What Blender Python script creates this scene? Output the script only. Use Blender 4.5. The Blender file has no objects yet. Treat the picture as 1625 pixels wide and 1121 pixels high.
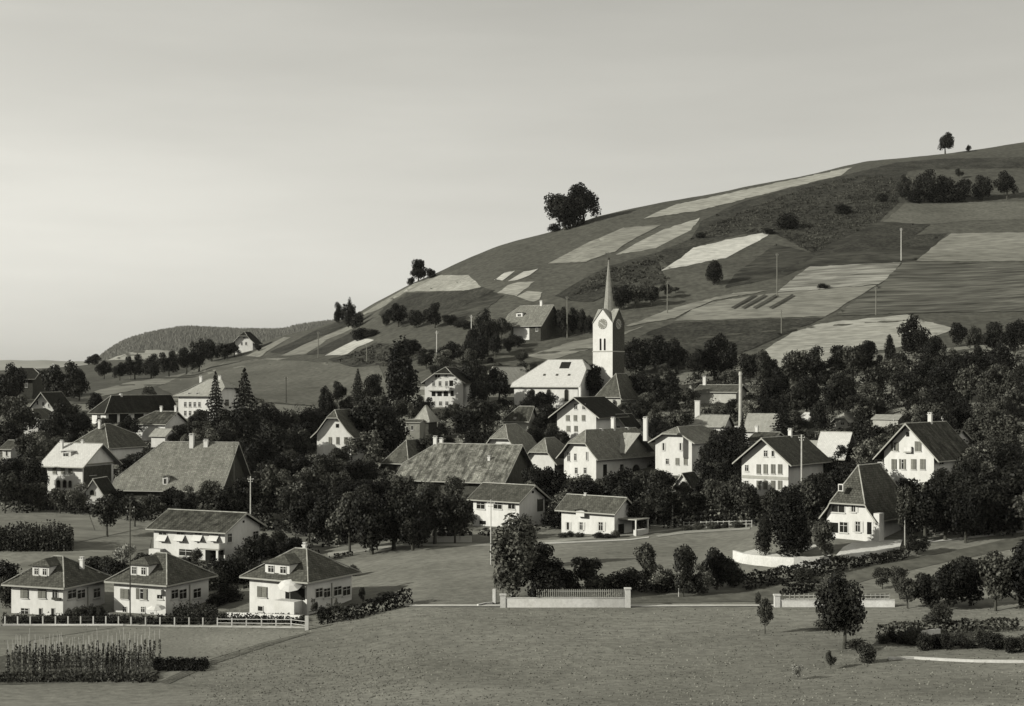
import bpy, bmesh, math, random
import numpy as np
from mathutils import Vector, Matrix

# ------------------------------------------------------------------ camera, sky, sun, exposure
SC = bpy.context.scene
COL = SC.collection
F = 2300.0; CX = 812.5; HY = 600.0           # focal length in photo pixels, photo column ahead, horizon row
cam_d = bpy.data.cameras.new('camera'); cam = bpy.data.objects.new('camera', cam_d); COL.objects.link(cam)
cam.location = (0, 0, 0); cam.rotation_euler = (math.pi/2, 0, 0)
cam_d.sensor_width = 36.0; cam_d.lens = F/1625*36.0; cam_d.shift_y = (HY-560.5)/1625
cam_d.clip_start = 1.0; cam_d.clip_end = 30000.0
SC.camera = cam
SUN_EL = math.radians(22); SUN_DIR = Vector((-0.93, -0.37, 0)).normalized()     # towards the sun, on the ground plane
world = bpy.data.worlds.new('World'); SC.world = world; world.use_nodes = True
nt = world.node_tree; nt.nodes.clear()
sky = nt.nodes.new('ShaderNodeTexSky'); sky.sky_type = 'NISHITA'; sky.sun_disc = False
sky.sun_elevation = SUN_EL; sky.sun_rotation = -math.atan2(SUN_DIR.x, SUN_DIR.y)
sky.air_density = 2.0; sky.dust_density = 0.6; sky.ozone_density = 1.0
bw = nt.nodes.new('ShaderNodeRGBToBW'); mul = nt.nodes.new('ShaderNodeMix'); mul.data_type = 'RGBA'; mul.blend_type = 'MULTIPLY'
mul.inputs[0].default_value = 1.0; mul.inputs[7].default_value = (1.0, 0.985, 0.90, 1)
bg = nt.nodes.new('ShaderNodeBackground'); bg.inputs[1].default_value = 0.128
wo = nt.nodes.new('ShaderNodeOutputWorld')
nt.links.new(sky.outputs[0], bw.inputs[0]); nt.links.new(bw.outputs[0], mul.inputs[6])
# thin high cloud: faint streaks all round the sky
wtc = nt.nodes.new('ShaderNodeTexCoord'); wmp = nt.nodes.new('ShaderNodeMapping'); wmp.inputs['Scale'].default_value = (2.0, 2.0, 14.0); wmp.inputs['Rotation'].default_value = (0.0, 0.12, 0.0)
wno = nt.nodes.new('ShaderNodeTexNoise'); wno.inputs['Scale'].default_value = 1.6; wno.inputs['Detail'].default_value = 5; wno.inputs['Roughness'].default_value = 0.55
wmr = nt.nodes.new('ShaderNodeMapRange'); wmr.inputs[1].default_value = 0.35; wmr.inputs[2].default_value = 0.7; wmr.inputs[3].default_value = 0.97; wmr.inputs[4].default_value = 1.07
wml = nt.nodes.new('ShaderNodeMix'); wml.data_type = 'RGBA'; wml.blend_type = 'MULTIPLY'; wml.inputs[0].default_value = 1.0
nt.links.new(wtc.outputs['Generated'], wmp.inputs[0]); nt.links.new(wmp.outputs[0], wno.inputs['Vector']); nt.links.new(wno.outputs['Fac'], wmr.inputs[0])
nt.links.new(mul.outputs[2], wml.inputs[6]); nt.links.new(wmr.outputs[0], wml.inputs[7])
nt.links.new(wml.outputs[2], bg.inputs[0]); nt.links.new(bg.outputs[0], wo.inputs[0])
sun_d = bpy.data.lights.new('sun', 'SUN'); sun_d.energy = 5.0; sun_d.angle = math.radians(0.5); sun_d.color = (1.0, 0.985, 0.92)
sun = bpy.data.objects.new('sun', sun_d); COL.objects.link(sun)
sv = Vector((SUN_DIR.x*math.cos(SUN_EL), SUN_DIR.y*math.cos(SUN_EL), math.sin(SUN_EL)))
sun.rotation_euler = sv.to_track_quat('Z', 'Y').to_euler(); sun.location = (-300, -100, 200)
SC.view_settings.view_transform = 'Standard'; SC.view_settings.look = 'None'
SC.view_settings.exposure = 0.0; SC.view_settings.gamma = 1.0; SC.view_settings.use_curve_mapping = False
SC.cycles.max_bounces = 4; SC.cycles.diffuse_bounces = 0; SC.cycles.glossy_bounces = 2; SC.cycles.transparent_max_bounces = 8
SC.cycles.volume_bounces = 0

RND = random.Random(11)
NR = np.random.RandomState(5)

# ------------------------------------------------------------------ materials
def g(v):
    return (v, v*0.985, v*(0.80+0.13*min(1, v/0.7)), 1)
MATS = {}
def M(name, v, rough=0.9, var=0.25, scale=0.4, bump=0.0, bscale=3.0, stretch=(1, 1, 1), spec=0.1, v2=None, fine=0.0, fscale=4.0, island=0.0, objvar=0.0, coord='world'):
    """grey tone v with clouds of tone (var, or towards v2), fine grain, bump; world scale in metres"""
    m = bpy.data.materials.new(name); m.use_nodes = True; MATS[name] = m
    n = m.node_tree.nodes; L = m.node_tree.links
    b = n['Principled BSDF']; b.inputs['Roughness'].default_value = rough
    b.inputs['Specular IOR Level'].default_value = spec
    geo = n.new('ShaderNodeNewGeometry'); tc = n.new('ShaderNodeTexCoord')
    mp = n.new('ShaderNodeMapping'); mp.inputs['Scale'].default_value = stretch
    L.new(geo.outputs['Position'] if coord == 'world' else tc.outputs['Object'], mp.inputs[0])
    no = n.new('ShaderNodeTexNoise'); no.inputs['Scale'].default_value = scale; no.inputs['Detail'].default_value = 6; no.inputs['Roughness'].default_value = 0.62
    L.new(mp.outputs[0], no.inputs['Vector'])
    mr = n.new('ShaderNodeMapRange'); mr.inputs[1].default_value = 0.32; mr.inputs[2].default_value = 0.68
    L.new(no.outputs['Fac'], mr.inputs[0])
    mx = n.new('ShaderNodeMix'); mx.data_type = 'RGBA'
    if v2 is None:
        mx.inputs[6].default_value = g(v*(1-var)); mx.inputs[7].default_value = g(v*(1+var))
    else:
        mx.inputs[6].default_value = g(v); mx.inputs[7].default_value = g(v2)
    L.new(mr.outputs[0], mx.inputs[0]); out = mx.outputs[2]
    def scaled(out, fac_socket, lo, hi, a=0.3, c=0.7):
        r = n.new('ShaderNodeMapRange'); r.inputs[1].default_value = a; r.inputs[2].default_value = c
        r.inputs[3].default_value = lo; r.inputs[4].default_value = hi; L.new(fac_socket, r.inputs[0])
        k = n.new('ShaderNodeMix'); k.data_type = 'RGBA'; k.blend_type = 'MULTIPLY'; k.inputs[0].default_value = 1
        L.new(out, k.inputs[6]); L.new(r.outputs[0], k.inputs[7]); return k.outputs[2]
    if fine:
        f = n.new('ShaderNodeTexNoise'); f.inputs['Scale'].default_value = fscale; f.inputs['Detail'].default_value = 4
        L.new(mp.outputs[0], f.inputs['Vector']); out = scaled(out, f.outputs['Fac'], 1-fine, 1+fine)
    if island:
        out = scaled(out, geo.outputs['Random Per Island'], 1-island, 1+island, 0, 1)
    if objvar:
        oi = n.new('ShaderNodeObjectInfo'); out = scaled(out, oi.outputs['Random'], 1-objvar, 1+objvar, 0, 1)
    L.new(out, b.inputs['Base Color'])
    if bump:
        bn = n.new('ShaderNodeTexNoise'); bn.inputs['Scale'].default_value = bscale; bn.inputs['Detail'].default_value = 5
        L.new(mp.outputs[0], bn.inputs['Vector'])
        bp = n.new('ShaderNodeBump'); bp.inputs['Strength'].default_value = 1.0; bp.inputs['Distance'].default_value = bump
        L.new(bn.outputs['Fac'], bp.inputs['Height']); L.new(bp.outputs[0], b.inputs['Normal'])
    return m

def M_tiles(name, v, var=0.22, course=0.33, lichen=0.0):
    """tiled roof: courses and tile edges in object space (u along the ridge, v up the slope stored as a UV map)"""
    m = M(name, v, 0.85, var, 0.7, 0, 3, spec=0.06, fine=min(.35, var*1.3), fscale=3.5, coord='obj')
    n = m.node_tree.nodes; L = m.node_tree.links; b = n['Principled BSDF']
    uv = n.new('ShaderNodeUVMap'); uv.uv_map = 'slope'
    br = n.new('ShaderNodeTexBrick'); br.inputs['Scale'].default_value = 1.0; br.inputs['Brick Width'].default_value = 0.42; br.inputs['Row Height'].default_value = course
    br.inputs['Mortar Size'].default_value = 0.03; br.inputs['Color1'].default_value = (0.72, 0.72, 0.72, 1); br.inputs['Color2'].default_value = (1.18, 1.18, 1.18, 1); br.inputs['Mortar'].default_value = (0.5, 0.5, 0.5, 1)
    L.new(uv.outputs[0], br.inputs['Vector'])
    src = b.inputs['Base Color'].links[0].from_socket
    k = n.new('ShaderNodeMix'); k.data_type = 'RGBA'; k.blend_type = 'MULTIPLY'; k.inputs[0].default_value = 0.85 if v < .3 else 0.35
    L.new(src, k.inputs[6]); L.new(br.outputs['Color'], k.inputs[7])
    # streaks running down the slope, moss and wear
    mp = n.new('ShaderNodeMapping'); mp.inputs['Scale'].default_value = (1.3, 0.16, 1); L.new(uv.outputs[0], mp.inputs[0])
    st = n.new('ShaderNodeTexNoise'); st.inputs['Scale'].default_value = 1.0; st.inputs['Detail'].default_value = 5; L.new(mp.outputs[0], st.inputs['Vector'])
    r = n.new('ShaderNodeMapRange'); r.inputs[1].default_value = 0.3; r.inputs[2].default_value = 0.7; r.inputs[3].default_value = 1-var*1.1; r.inputs[4].default_value = 1+var*1.1; L.new(st.outputs['Fac'], r.inputs[0])
    k2 = n.new('ShaderNodeMix'); k2.data_type = 'RGBA'; k2.blend_type = 'MULTIPLY'; k2.inputs[0].default_value = 1
    L.new(k.outputs[2], k2.inputs[6]); L.new(r.outputs[0], k2.inputs[7]); L.new(k2.outputs[2], b.inputs['Base Color'])
    bp = n.new('ShaderNodeBump'); bp.inputs['Distance'].default_value = 0.05; L.new(br.outputs['Fac'], bp.inputs['Height']); bp.invert = True
    L.new(bp.outputs[0], b.inputs['Normal'])
    return m

M('meadow', 0.185, var=0.26, scale=0.04, fine=0.22, fscale=1.3, stretch=(.6, 1, 1), bump=0.12, bscale=2.2)
M('hill_grass', 0.075, var=0.22, scale=0.02, fine=0.3, fscale=0.45, bump=0.22, bscale=0.6)
M('plaster', 0.60, 0.85, 0.09, 0.35, fine=0.06, fscale=1.6, stretch=(1.2, 1.2, .7), coord='obj')
M('plaster_aged', 0.40, 0.9, 0.14, 0.6, fine=0.1, fscale=4, coord='obj')
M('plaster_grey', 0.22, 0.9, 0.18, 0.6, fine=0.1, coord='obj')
M('stone_white', 0.58, 0.9, 0.12, 0.4, fine=0.1)
M('concrete', 0.42, 0.9, 0.15, 0.8)
M('white_paint', 0.56, 0.5, 0.05, 1)
M('trim', 0.34, 0.6, 0.1, 1, coord='obj')
M('ridge_cap', 0.34, 0.8, 0.3, 1.5, coord='obj')
M('timber_dark', 0.055, 0.8, 0.3, 1.2, fine=0.3, coord='obj')
M('timber_grey', 0.19, 0.85, 0.25, 1.2, stretch=(4, 4, 0.4), fine=0.25, coord='obj')
M('shutter_grey', 0.17, 0.7, 0.15, 2, coord='obj', objvar=0.25)
M('shutter_dark', 0.07, 0.7, 0.2, 2, coord='obj', objvar=0.3)
M('glass', 0.018, 0.18, 0.1, 1, spec=0.4)
M('opening', 0.012, 0.9, 0.1, 1)
M('metal_dark', 0.06, 0.5, 0.1, 1)
M('clock_face', 0.55, 0.6, 0.05, 1)
M('cloth', 0.62, 0.8, 0.05, 1)
M('pole_wood', 0.17, 0.85, 0.25, 2, stretch=(3, 3, .3), coord='obj')
M('pole_pale', 0.5, 0.8, 0.15, 2, coord='obj')
M('bark', 0.075, 0.95, 0.35, 3, coord='obj', fine=.3)
M('bark_pale', 0.4, 0.9, 0.35, 3, coord='obj', fine=.3)
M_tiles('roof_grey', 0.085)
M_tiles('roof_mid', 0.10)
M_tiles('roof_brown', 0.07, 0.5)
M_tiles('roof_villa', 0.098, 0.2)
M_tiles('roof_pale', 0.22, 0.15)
M('tower_shade', 0.06, 0.9, 0.2, 2, fine=.3, coord='obj')  # near-black colour standing in for shade on the tower's side away from the sun
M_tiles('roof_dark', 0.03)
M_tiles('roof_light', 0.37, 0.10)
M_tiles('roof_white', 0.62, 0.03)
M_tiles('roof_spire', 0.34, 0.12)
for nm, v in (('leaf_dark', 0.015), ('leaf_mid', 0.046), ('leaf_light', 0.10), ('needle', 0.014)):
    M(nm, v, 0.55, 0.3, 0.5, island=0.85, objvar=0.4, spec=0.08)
M('leaf_airy', 0.095, 0.55, 0.3, 0.5, island=0.6, spec=.08)
M('leaf_pale', 0.26, 0.6, 0.3, 0.6, island=0.6, spec=0.2)
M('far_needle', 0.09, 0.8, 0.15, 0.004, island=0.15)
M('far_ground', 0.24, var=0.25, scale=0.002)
M('tuft', 0.17, 0.8, 0.3, 0.1, island=0.5)
M('scrub_leaf', 0.05, 0.8, 0.4, 0.1, island=0.7)

# ------------------------------------------------------------------ helpers
def link(o):
    COL.objects.link(o); return o
def props(o, label=None, cat=None, group=None, kind=None):
    if label: o['label'] = label
    if cat: o['category'] = cat
    if group: o['group'] = group
    if kind: o['kind'] = kind
    return o
def empty(name, loc=(0, 0, 0), rz=0.0):
    o = bpy.data.objects.new(name, None); o.empty_display_size = 0.5; link(o); o.location = loc; o.rotation_euler = (0, 0, rz); return o
def mesh_obj(name, me, parent=None, loc=None, rot=None):
    o = bpy.data.objects.new(name, me); link(o)
    if parent: o.parent = parent
    if loc is not None: o.location = loc
    if rot is not None: o.rotation_euler = rot
    return o
def mats_on(me, mat):
    for k in (mat if isinstance(mat, (list, tuple)) else [mat]): me.materials.append(MATS[k])
def bm_obj(name, bm, mat, parent=None, loc=None, rot=None):
    bmesh.ops.recalc_face_normals(bm, faces=bm.faces)
    me = bpy.data.meshes.new(name); bm.to_mesh(me); bm.free(); mats_on(me, mat); return mesh_obj(name, me, parent, loc, rot)
def raw_mesh(name, v, f, mat):
    me = bpy.data.meshes.new(name); me.from_pydata([tuple(map(float, p)) for p in v], [], f); mats_on(me, mat); return me
def quads_mesh(name, P, mat):
    """P: (n,4,3) array of separate quads"""
    n = len(P); me = bpy.data.meshes.new(name)
    me.vertices.add(n*4); me.vertices.foreach_set('co', np.ascontiguousarray(P, dtype=np.float32).ravel())
    me.loops.add(n*4); me.loops.foreach_set('vertex_index', np.arange(n*4, dtype=np.int32))
    me.polygons.add(n); me.polygons.foreach_set('loop_start', np.arange(n, dtype=np.int32)*4); me.polygons.foreach_set('loop_total', np.full(n, 4, dtype=np.int32))
    me.update(calc_edges=True); mats_on(me, mat); return me
def box(bm, x0, x1, y0, y1, z0, z1, mi=0, M4=None):
    vs = [bm.verts.new((x, y, z)) for z in (z0, z1) for (x, y) in ((x0, y0), (x1, y0), (x1, y1), (x0, y1))]
    if M4 is not None:
        for v in vs: v.co = M4 @ v.co
    for idx in ((0, 3, 2, 1), (4, 5, 6, 7), (0, 1, 5, 4), (1, 2, 6, 5), (2, 3, 7, 6), (3, 0, 4, 7)):
        f = bm.faces.new([vs[i] for i in idx]); f.material_index = mi
    return vs
def poly(bm, pts, mi=0):
    f = bm.faces.new([bm.verts.new(p) for p in pts]); f.material_index = mi; return f
def tube(bm, a, b, r0, r1, n=6, mi=0):
    a = Vector(a); b = Vector(b); d = (b-a).normalized()
    s = d.orthogonal().normalized(); t = d.cross(s)
    A = []; B = []
    for i in range(n):
        c = math.cos(2*math.pi*i/n); q = math.sin(2*math.pi*i/n)
        A.append(bm.verts.new(a+(s*c+t*q)*r0)); B.append(bm.verts.new(b+(s*c+t*q)*r1))
    for i in range(n):
        bm.faces.new((A[i], A[(i+1) % n], B[(i+1) % n], B[i])).material_index = mi
    bm.faces.new(A[::-1]).material_index = mi; bm.faces.new(B).material_index = mi
def copy_tree(o, parent=None):
    c = o.copy(); COL.objects.link(c); c.parent = parent
    for ch in o.children: copy_tree(ch, c)
    return c

# ------------------------------------------------------------------ terrain: heights under the photo's columns at real distances
COLS = [-150, 0, 300, 500, 700, 900, 1100, 1300, 1500, 1750]
DL = [110, 130, 150, 168, 190, 215, 240, 270, 300, 350, 400, 450]
TAB = {
 -150: [1160, 1120, 1065, 1015, 970, 898, 842, 800, 770, 712, 662, 625],
 0:    [1160, 1120, 1065, 1015, 968, 895, 838, 800, 772, 715, 665, 625],
 300:  [1160, 1118, 1060, 1010, 960, 900, 850, 800, 765, 705, 660, 625],
 500:  [1155, 1110, 1045, 990, 945, 893, 850, 805, 768, 718, 672, 638],
 700:  [1145, 1090, 1015, 962, 915, 868, 838, 795, 760, 700, 645, 610],
 900:  [1140, 1085, 1010, 960, 905, 860, 832, 795, 760, 705, 645, 600],
 1100: [1135, 1080, 1008, 960, 905, 855, 825, 790, 750, 690, 630, 580],
 1300: [1130, 1070, 1005, 955, 875, 825, 795, 770, 735, 670, 610, 560],
 1500: [1125, 1060, 1000, 945, 870, 800, 760, 725, 695, 635, 585, 545],
 1750: [1120, 1055, 985, 925, 850, 785, 740, 700, 670, 610, 560, 525]}
SU = [-150, 0, 100, 150, 175, 200, 250, 300, 350, 400, 450, 500, 530, 560, 600, 650, 700, 750, 800, 870, 900, 950, 1000, 1050, 1100, 1150, 1200, 1280, 1350, 1380, 1420, 1480, 1550, 1625, 1800]
SS = [590, 588, 583, 577, 570, 560, 555, 558, 556, 548, 533, 521, 512, 501, 478, 452, 430, 407, 388, 370, 361, 343, 332, 322, 313, 304, 294, 278, 262, 256, 252, 247, 237, 226, 205]
DU = [-150, 150, 200, 300, 340, 400, 500, 700, 900, 1200, 1550, 1800]
DC = [820, 860, 890, 880, 770, 720, 690, 690, 700, 740, 800, 830]
def pchip(x, y, q):
    x = np.asarray(x, float); y = np.asarray(y, float); q = np.asarray(q, float)
    h = np.diff(x); d = np.diff(y)/h; m = np.zeros_like(y)
    for i in range(1, len(x)-1):
        if d[i-1]*d[i] > 0:
            w1 = 2*h[i]+h[i-1]; w2 = h[i]+2*h[i-1]; m[i] = (w1+w2)/(w1/d[i-1]+w2/d[i])
    m[0] = d[0]; m[-1] = d[-1]
    q = np.clip(q, x[0], x[-1]); i = np.clip(np.searchsorted(x, q, side='right')-1, 0, len(x)-2)
    t = (q-x[i])/h[i]
    return (2*t**3-3*t**2+1)*y[i]+(t**3-2*t**2+t)*h[i]*m[i]+(-2*t**3+3*t**2)*y[i+1]+(t**3-t**2)*h[i]*m[i+1]
UG = np.concatenate([np.arange(-1500, -420, 60.0), np.arange(-420, 2060, 4.0), np.arange(2060, 3200, 60.0)])
DG = np.concatenate([np.array([4, 8, 14, 22, 32, 44, 58, 72, 86, 98.]), np.arange(108, 480, 2.2), np.arange(480, 930, 3.4), np.arange(930, 1600, 30.), np.array([1700, 2000, 2500, 3200, 4200, 5500, 7500, 10000, 14000.])])
def build_grid():
    near = DG <= 451
    T = np.array([pchip(DL, TAB[c], DG[near]) for c in COLS])            # columns x near distances, rows of the photo
    PYn = np.array([pchip(COLS, T[:, j], UG) for j in range(T.shape[1])]).T
    S = pchip(SU, SS, UG); Dc = pchip(DU, DC, UG)
    Z = np.zeros((len(UG), len(DG)))
    P450 = PYn[:, np.where(near)[0][-1]]; D0 = DG[near][-1]
    for j, D in enumerate(DG):
        if near[j]:
            Z[:, j] = (HY-PYn[:, j])/F*D
        else:
            t = np.clip((D-D0)/(Dc-D0), 0, 1); py = P450+(S-P450)*(1-(1-t)**1.45)
            zc = (HY-S)/F*Dc; e = np.maximum(0, D-Dc)
            zb = zc+(HY-S)/F*e-0.0011*e*e
            flat = -28.0-0.000*D
            zb = np.where((zb < flat) | (e > 900), flat, zb)
            Z[:, j] = np.where(D <= Dc, (HY-py)/F*D, zb)
    j110 = np.argmin(abs(DG-110)); z110 = Z[:, j110].copy()
    for j, D in enumerate(DG):
        if D < DG[j110]:
            t = D/DG[j110]; Z[:, j] = -2.2*(1-t)**3+z110*(1-(1-t)**1.7)
            Z[:, j] = np.minimum(Z[:, j], -0.245*D-1.6)
    k = np.array([1, 2, 3, 2, 1.]); k /= k.sum()                          # soften along distance, then across
    zz = Z.copy(); lo, hi = j110+3, np.searchsorted(DG, 640)
    for j in range(lo, hi): zz[:, j] = sum(k[i]*Z[:, j-2+i] for i in range(5))
    Z = zz
    k2 = np.exp(-0.5*(np.arange(-6, 7)/3.0)**2); k2 /= k2.sum()
    i0 = 20; i1 = len(UG)-22; zz = Z.copy()
    zz[i0:i1] = sum(k2[i]*Z[i0-6+i:i1-6+i] for i in range(13))
    w = np.clip((DG-420)/150, 0, 1)                                       # keep the hand-set sky line sharp
    Z = zz*(1-w)+Z*w
    X = (UG[:, None]-CX)/F*DG[None, :]; Y = np.broadcast_to(DG[None, :], X.shape)
    r = 0.10*np.sin(X*0.31+1.2*np.sin(Y*0.11))*np.sin(Y*0.27+0.7*np.sin(X*0.17))+0.16*np.sin(X*0.093+Y*0.05)*np.sin(Y*0.071-X*0.03)
    r2 = 0.5*np.sin(X*0.045+1.5*np.sin(Y*0.021))*np.sin(Y*0.038+X*0.011)
    a = np.clip((DG-440)/120, 0, 1)*np.clip((1100-DG)/200, 0, 1)
    Z = Z+r*np.clip((DG-60)/60, 0, 1)+r2*a*np.clip((Z.max(axis=1, keepdims=True)-Z)/12, 0, 1)
    return Z
ZG = build_grid()
PG = HY-ZG/DG[None, :]*F
def ground(X, Y):
    u = X/Y*F+CX
    i = int(np.clip(np.searchsorted(UG, u)-1, 0, len(UG)-2)); j = int(np.clip(np.searchsorted(DG, Y)-1, 0, len(DG)-2))
    a = (u-UG[i])/(UG[i+1]-UG[i]); b = (Y-DG[j])/(DG[j+1]-DG[j])
    return float((ZG[i, j]*(1-a)+ZG[i+1, j]*a)*(1-b)+(ZG[i, j+1]*(1-a)+ZG[i+1, j+1]*a)*b)
J0 = int(np.searchsorted(DG, 100))
def dist(px, py, dmin=0):
    """distance at which the sight line of a photo pixel meets the ground"""
    i = int(np.clip(np.searchsorted(UG, px)-1, 0, len(UG)-2)); a = (px-UG[i])/(UG[i+1]-UG[i])
    c = PG[i]*(1-a)+PG[i+1]*a
    j = max(J0, int(np.searchsorted(DG, dmin)))
    idx = np.nonzero(c[j:] <= py)[0]
    if len(idx) == 0: return 900.0
    k = j+int(idx[0])
    if k == j: return float(DG[k])
    t = (c[k-1]-py)/(c[k-1]-c[k]); z0 = DG[k-1]; z1 = DG[k]
    return float(z0+(z1-z0)*t)
def at(px, py, dmin=0, lift=0.0):
    D = dist(px, py, dmin); X = (px-CX)/F*D
    return Vector((X, D, ground(X, D)+lift))
def pix(p):
    return (CX+p[0]/p[1]*F, HY-p[2]/p[1]*F)

def make_terrain():
    nu, nd = ZG.shape
    X = (UG[:, None]-CX)/F*DG[None, :]; Y = np.broadcast_to(DG[None, :], X.shape)
    V = np.stack([X, Y, ZG], -1).reshape(-1, 3)
    i, j = np.meshgrid(np.arange(nu-1), np.arange(nd-1), indexing='ij'); a = (i*nd+j).ravel()
    Q = np.stack([a, a+nd, a+nd+1, a+1], -1)
    me = bpy.data.meshes.new('ground'); n = len(Q)
    me.vertices.add(len(V)); me.vertices.foreach_set('co', V.astype(np.float32).ravel())
    me.loops.add(n*4); me.loops.foreach_set('vertex_index', Q.astype(np.int32).ravel())
    me.polygons.add(n); me.polygons.foreach_set('loop_start', np.arange(n, dtype=np.int32)*4); me.polygons.foreach_set('loop_total', np.full(n, 4, dtype=np.int32))
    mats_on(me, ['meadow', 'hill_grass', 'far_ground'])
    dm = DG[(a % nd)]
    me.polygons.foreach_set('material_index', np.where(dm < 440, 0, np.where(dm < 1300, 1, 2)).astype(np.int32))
    me.polygons.foreach_set('use_smooth', np.ones(n, dtype=bool))
    me.update(calc_edges=True)
    props(mesh_obj('ground', me), kind='structure')
make_terrain()

def patch(name, pts, mat, lift=None, step=10, dmin=0, kind='structure', ragged=0.0):
    bm = bmesh.new(); f = bm.faces.new([bm.verts.new((x, y, 0)) for x, y in pts])
    xs = [p[0] for p in pts]; ys = [p[1] for p in pts]
    for ax, lo, hi in ((0, min(xs), max(xs)), (1, min(ys), max(ys))):
        st = step if ax == 0 else step*0.6
        q = math.floor(lo/st)*st+st
        while q < hi:
            no = (1, 0, 0) if ax == 0 else (0, 1, 0); co = (q, 0, 0) if ax == 0 else (0, q, 0)
            bmesh.ops.bisect_plane(bm, geom=list(bm.verts)+list(bm.edges)+list(bm.faces), plane_co=co, plane_no=no); q += st
    bmesh.ops.triangulate(bm, faces=bm.faces)
    for v in bm.verts:
        if ragged:
            q = v.co.x*.9+v.co.y*1.7; v.co.x += ragged*(math.sin(q*1.3)+.6*math.sin(q*.37+2)); v.co.y += ragged*.5*(math.sin(q*.9+1)+.7*math.sin(q*.23))
        D = dist(v.co.x, v.co.y, dmin); X = (v.co.x-CX)/F*D
        v.co = (X, D, ground(X, D)+(lift if lift is not None else 0.05+0.00025*D))
    o = bm_obj(name, bm, mat)
    for p in o.data.polygons: p.use_smooth = True
    return props(o, kind=kind)
# ------------------------------------------------------------------ fields, paths and the far country
M('stubble', 0.29, var=0.16, scale=0.05, fine=0.3, fscale=0.9, stretch=(.22, .6, 1.3))
M('stubble_bright', 0.43, var=0.13, scale=0.05, fine=0.22, fscale=0.9, stretch=(.3, .6, 1.2))
M('mown', 0.19, var=0.2, scale=0.06, fine=0.3, fscale=0.8, stretch=(.2, .6, 1.4))
M('pasture', 0.11, var=0.2, scale=0.04, fine=0.25, fscale=0.6, bump=.15, bscale=.8)
M('crop_dark', 0.04, var=0.4, scale=0.10, fine=0.5, fscale=0.7, bump=.4, bscale=.7)
M('rough', 0.045, var=0.5, scale=0.08, fine=0.5, fscale=0.5, stretch=(0.35, 1, 1), bump=.4, bscale=.6)
M('striped', 0.07, v2=0.34, scale=0.30, stretch=(0.13, 1.0, 1.6), fine=0.3, fscale=0.8)
M('striped_dark', 0.03, v2=0.15, scale=0.30, stretch=(0.10, 1.0, 1.8), fine=0.4, fscale=0.8)
M('gravel', 0.48, var=0.1, scale=0.3, fine=0.1, fscale=2)
M('lane', 0.30, var=0.15, scale=0.3, fine=0.15, fscale=2)
M('meadow_left', 0.19, var=0.14, scale=0.08, fine=0.2, fscale=2.2, bump=.08, bscale=2)
M('soil', 0.10, var=0.3, scale=0.4, fine=0.4, fscale=3, bump=.1)
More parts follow.
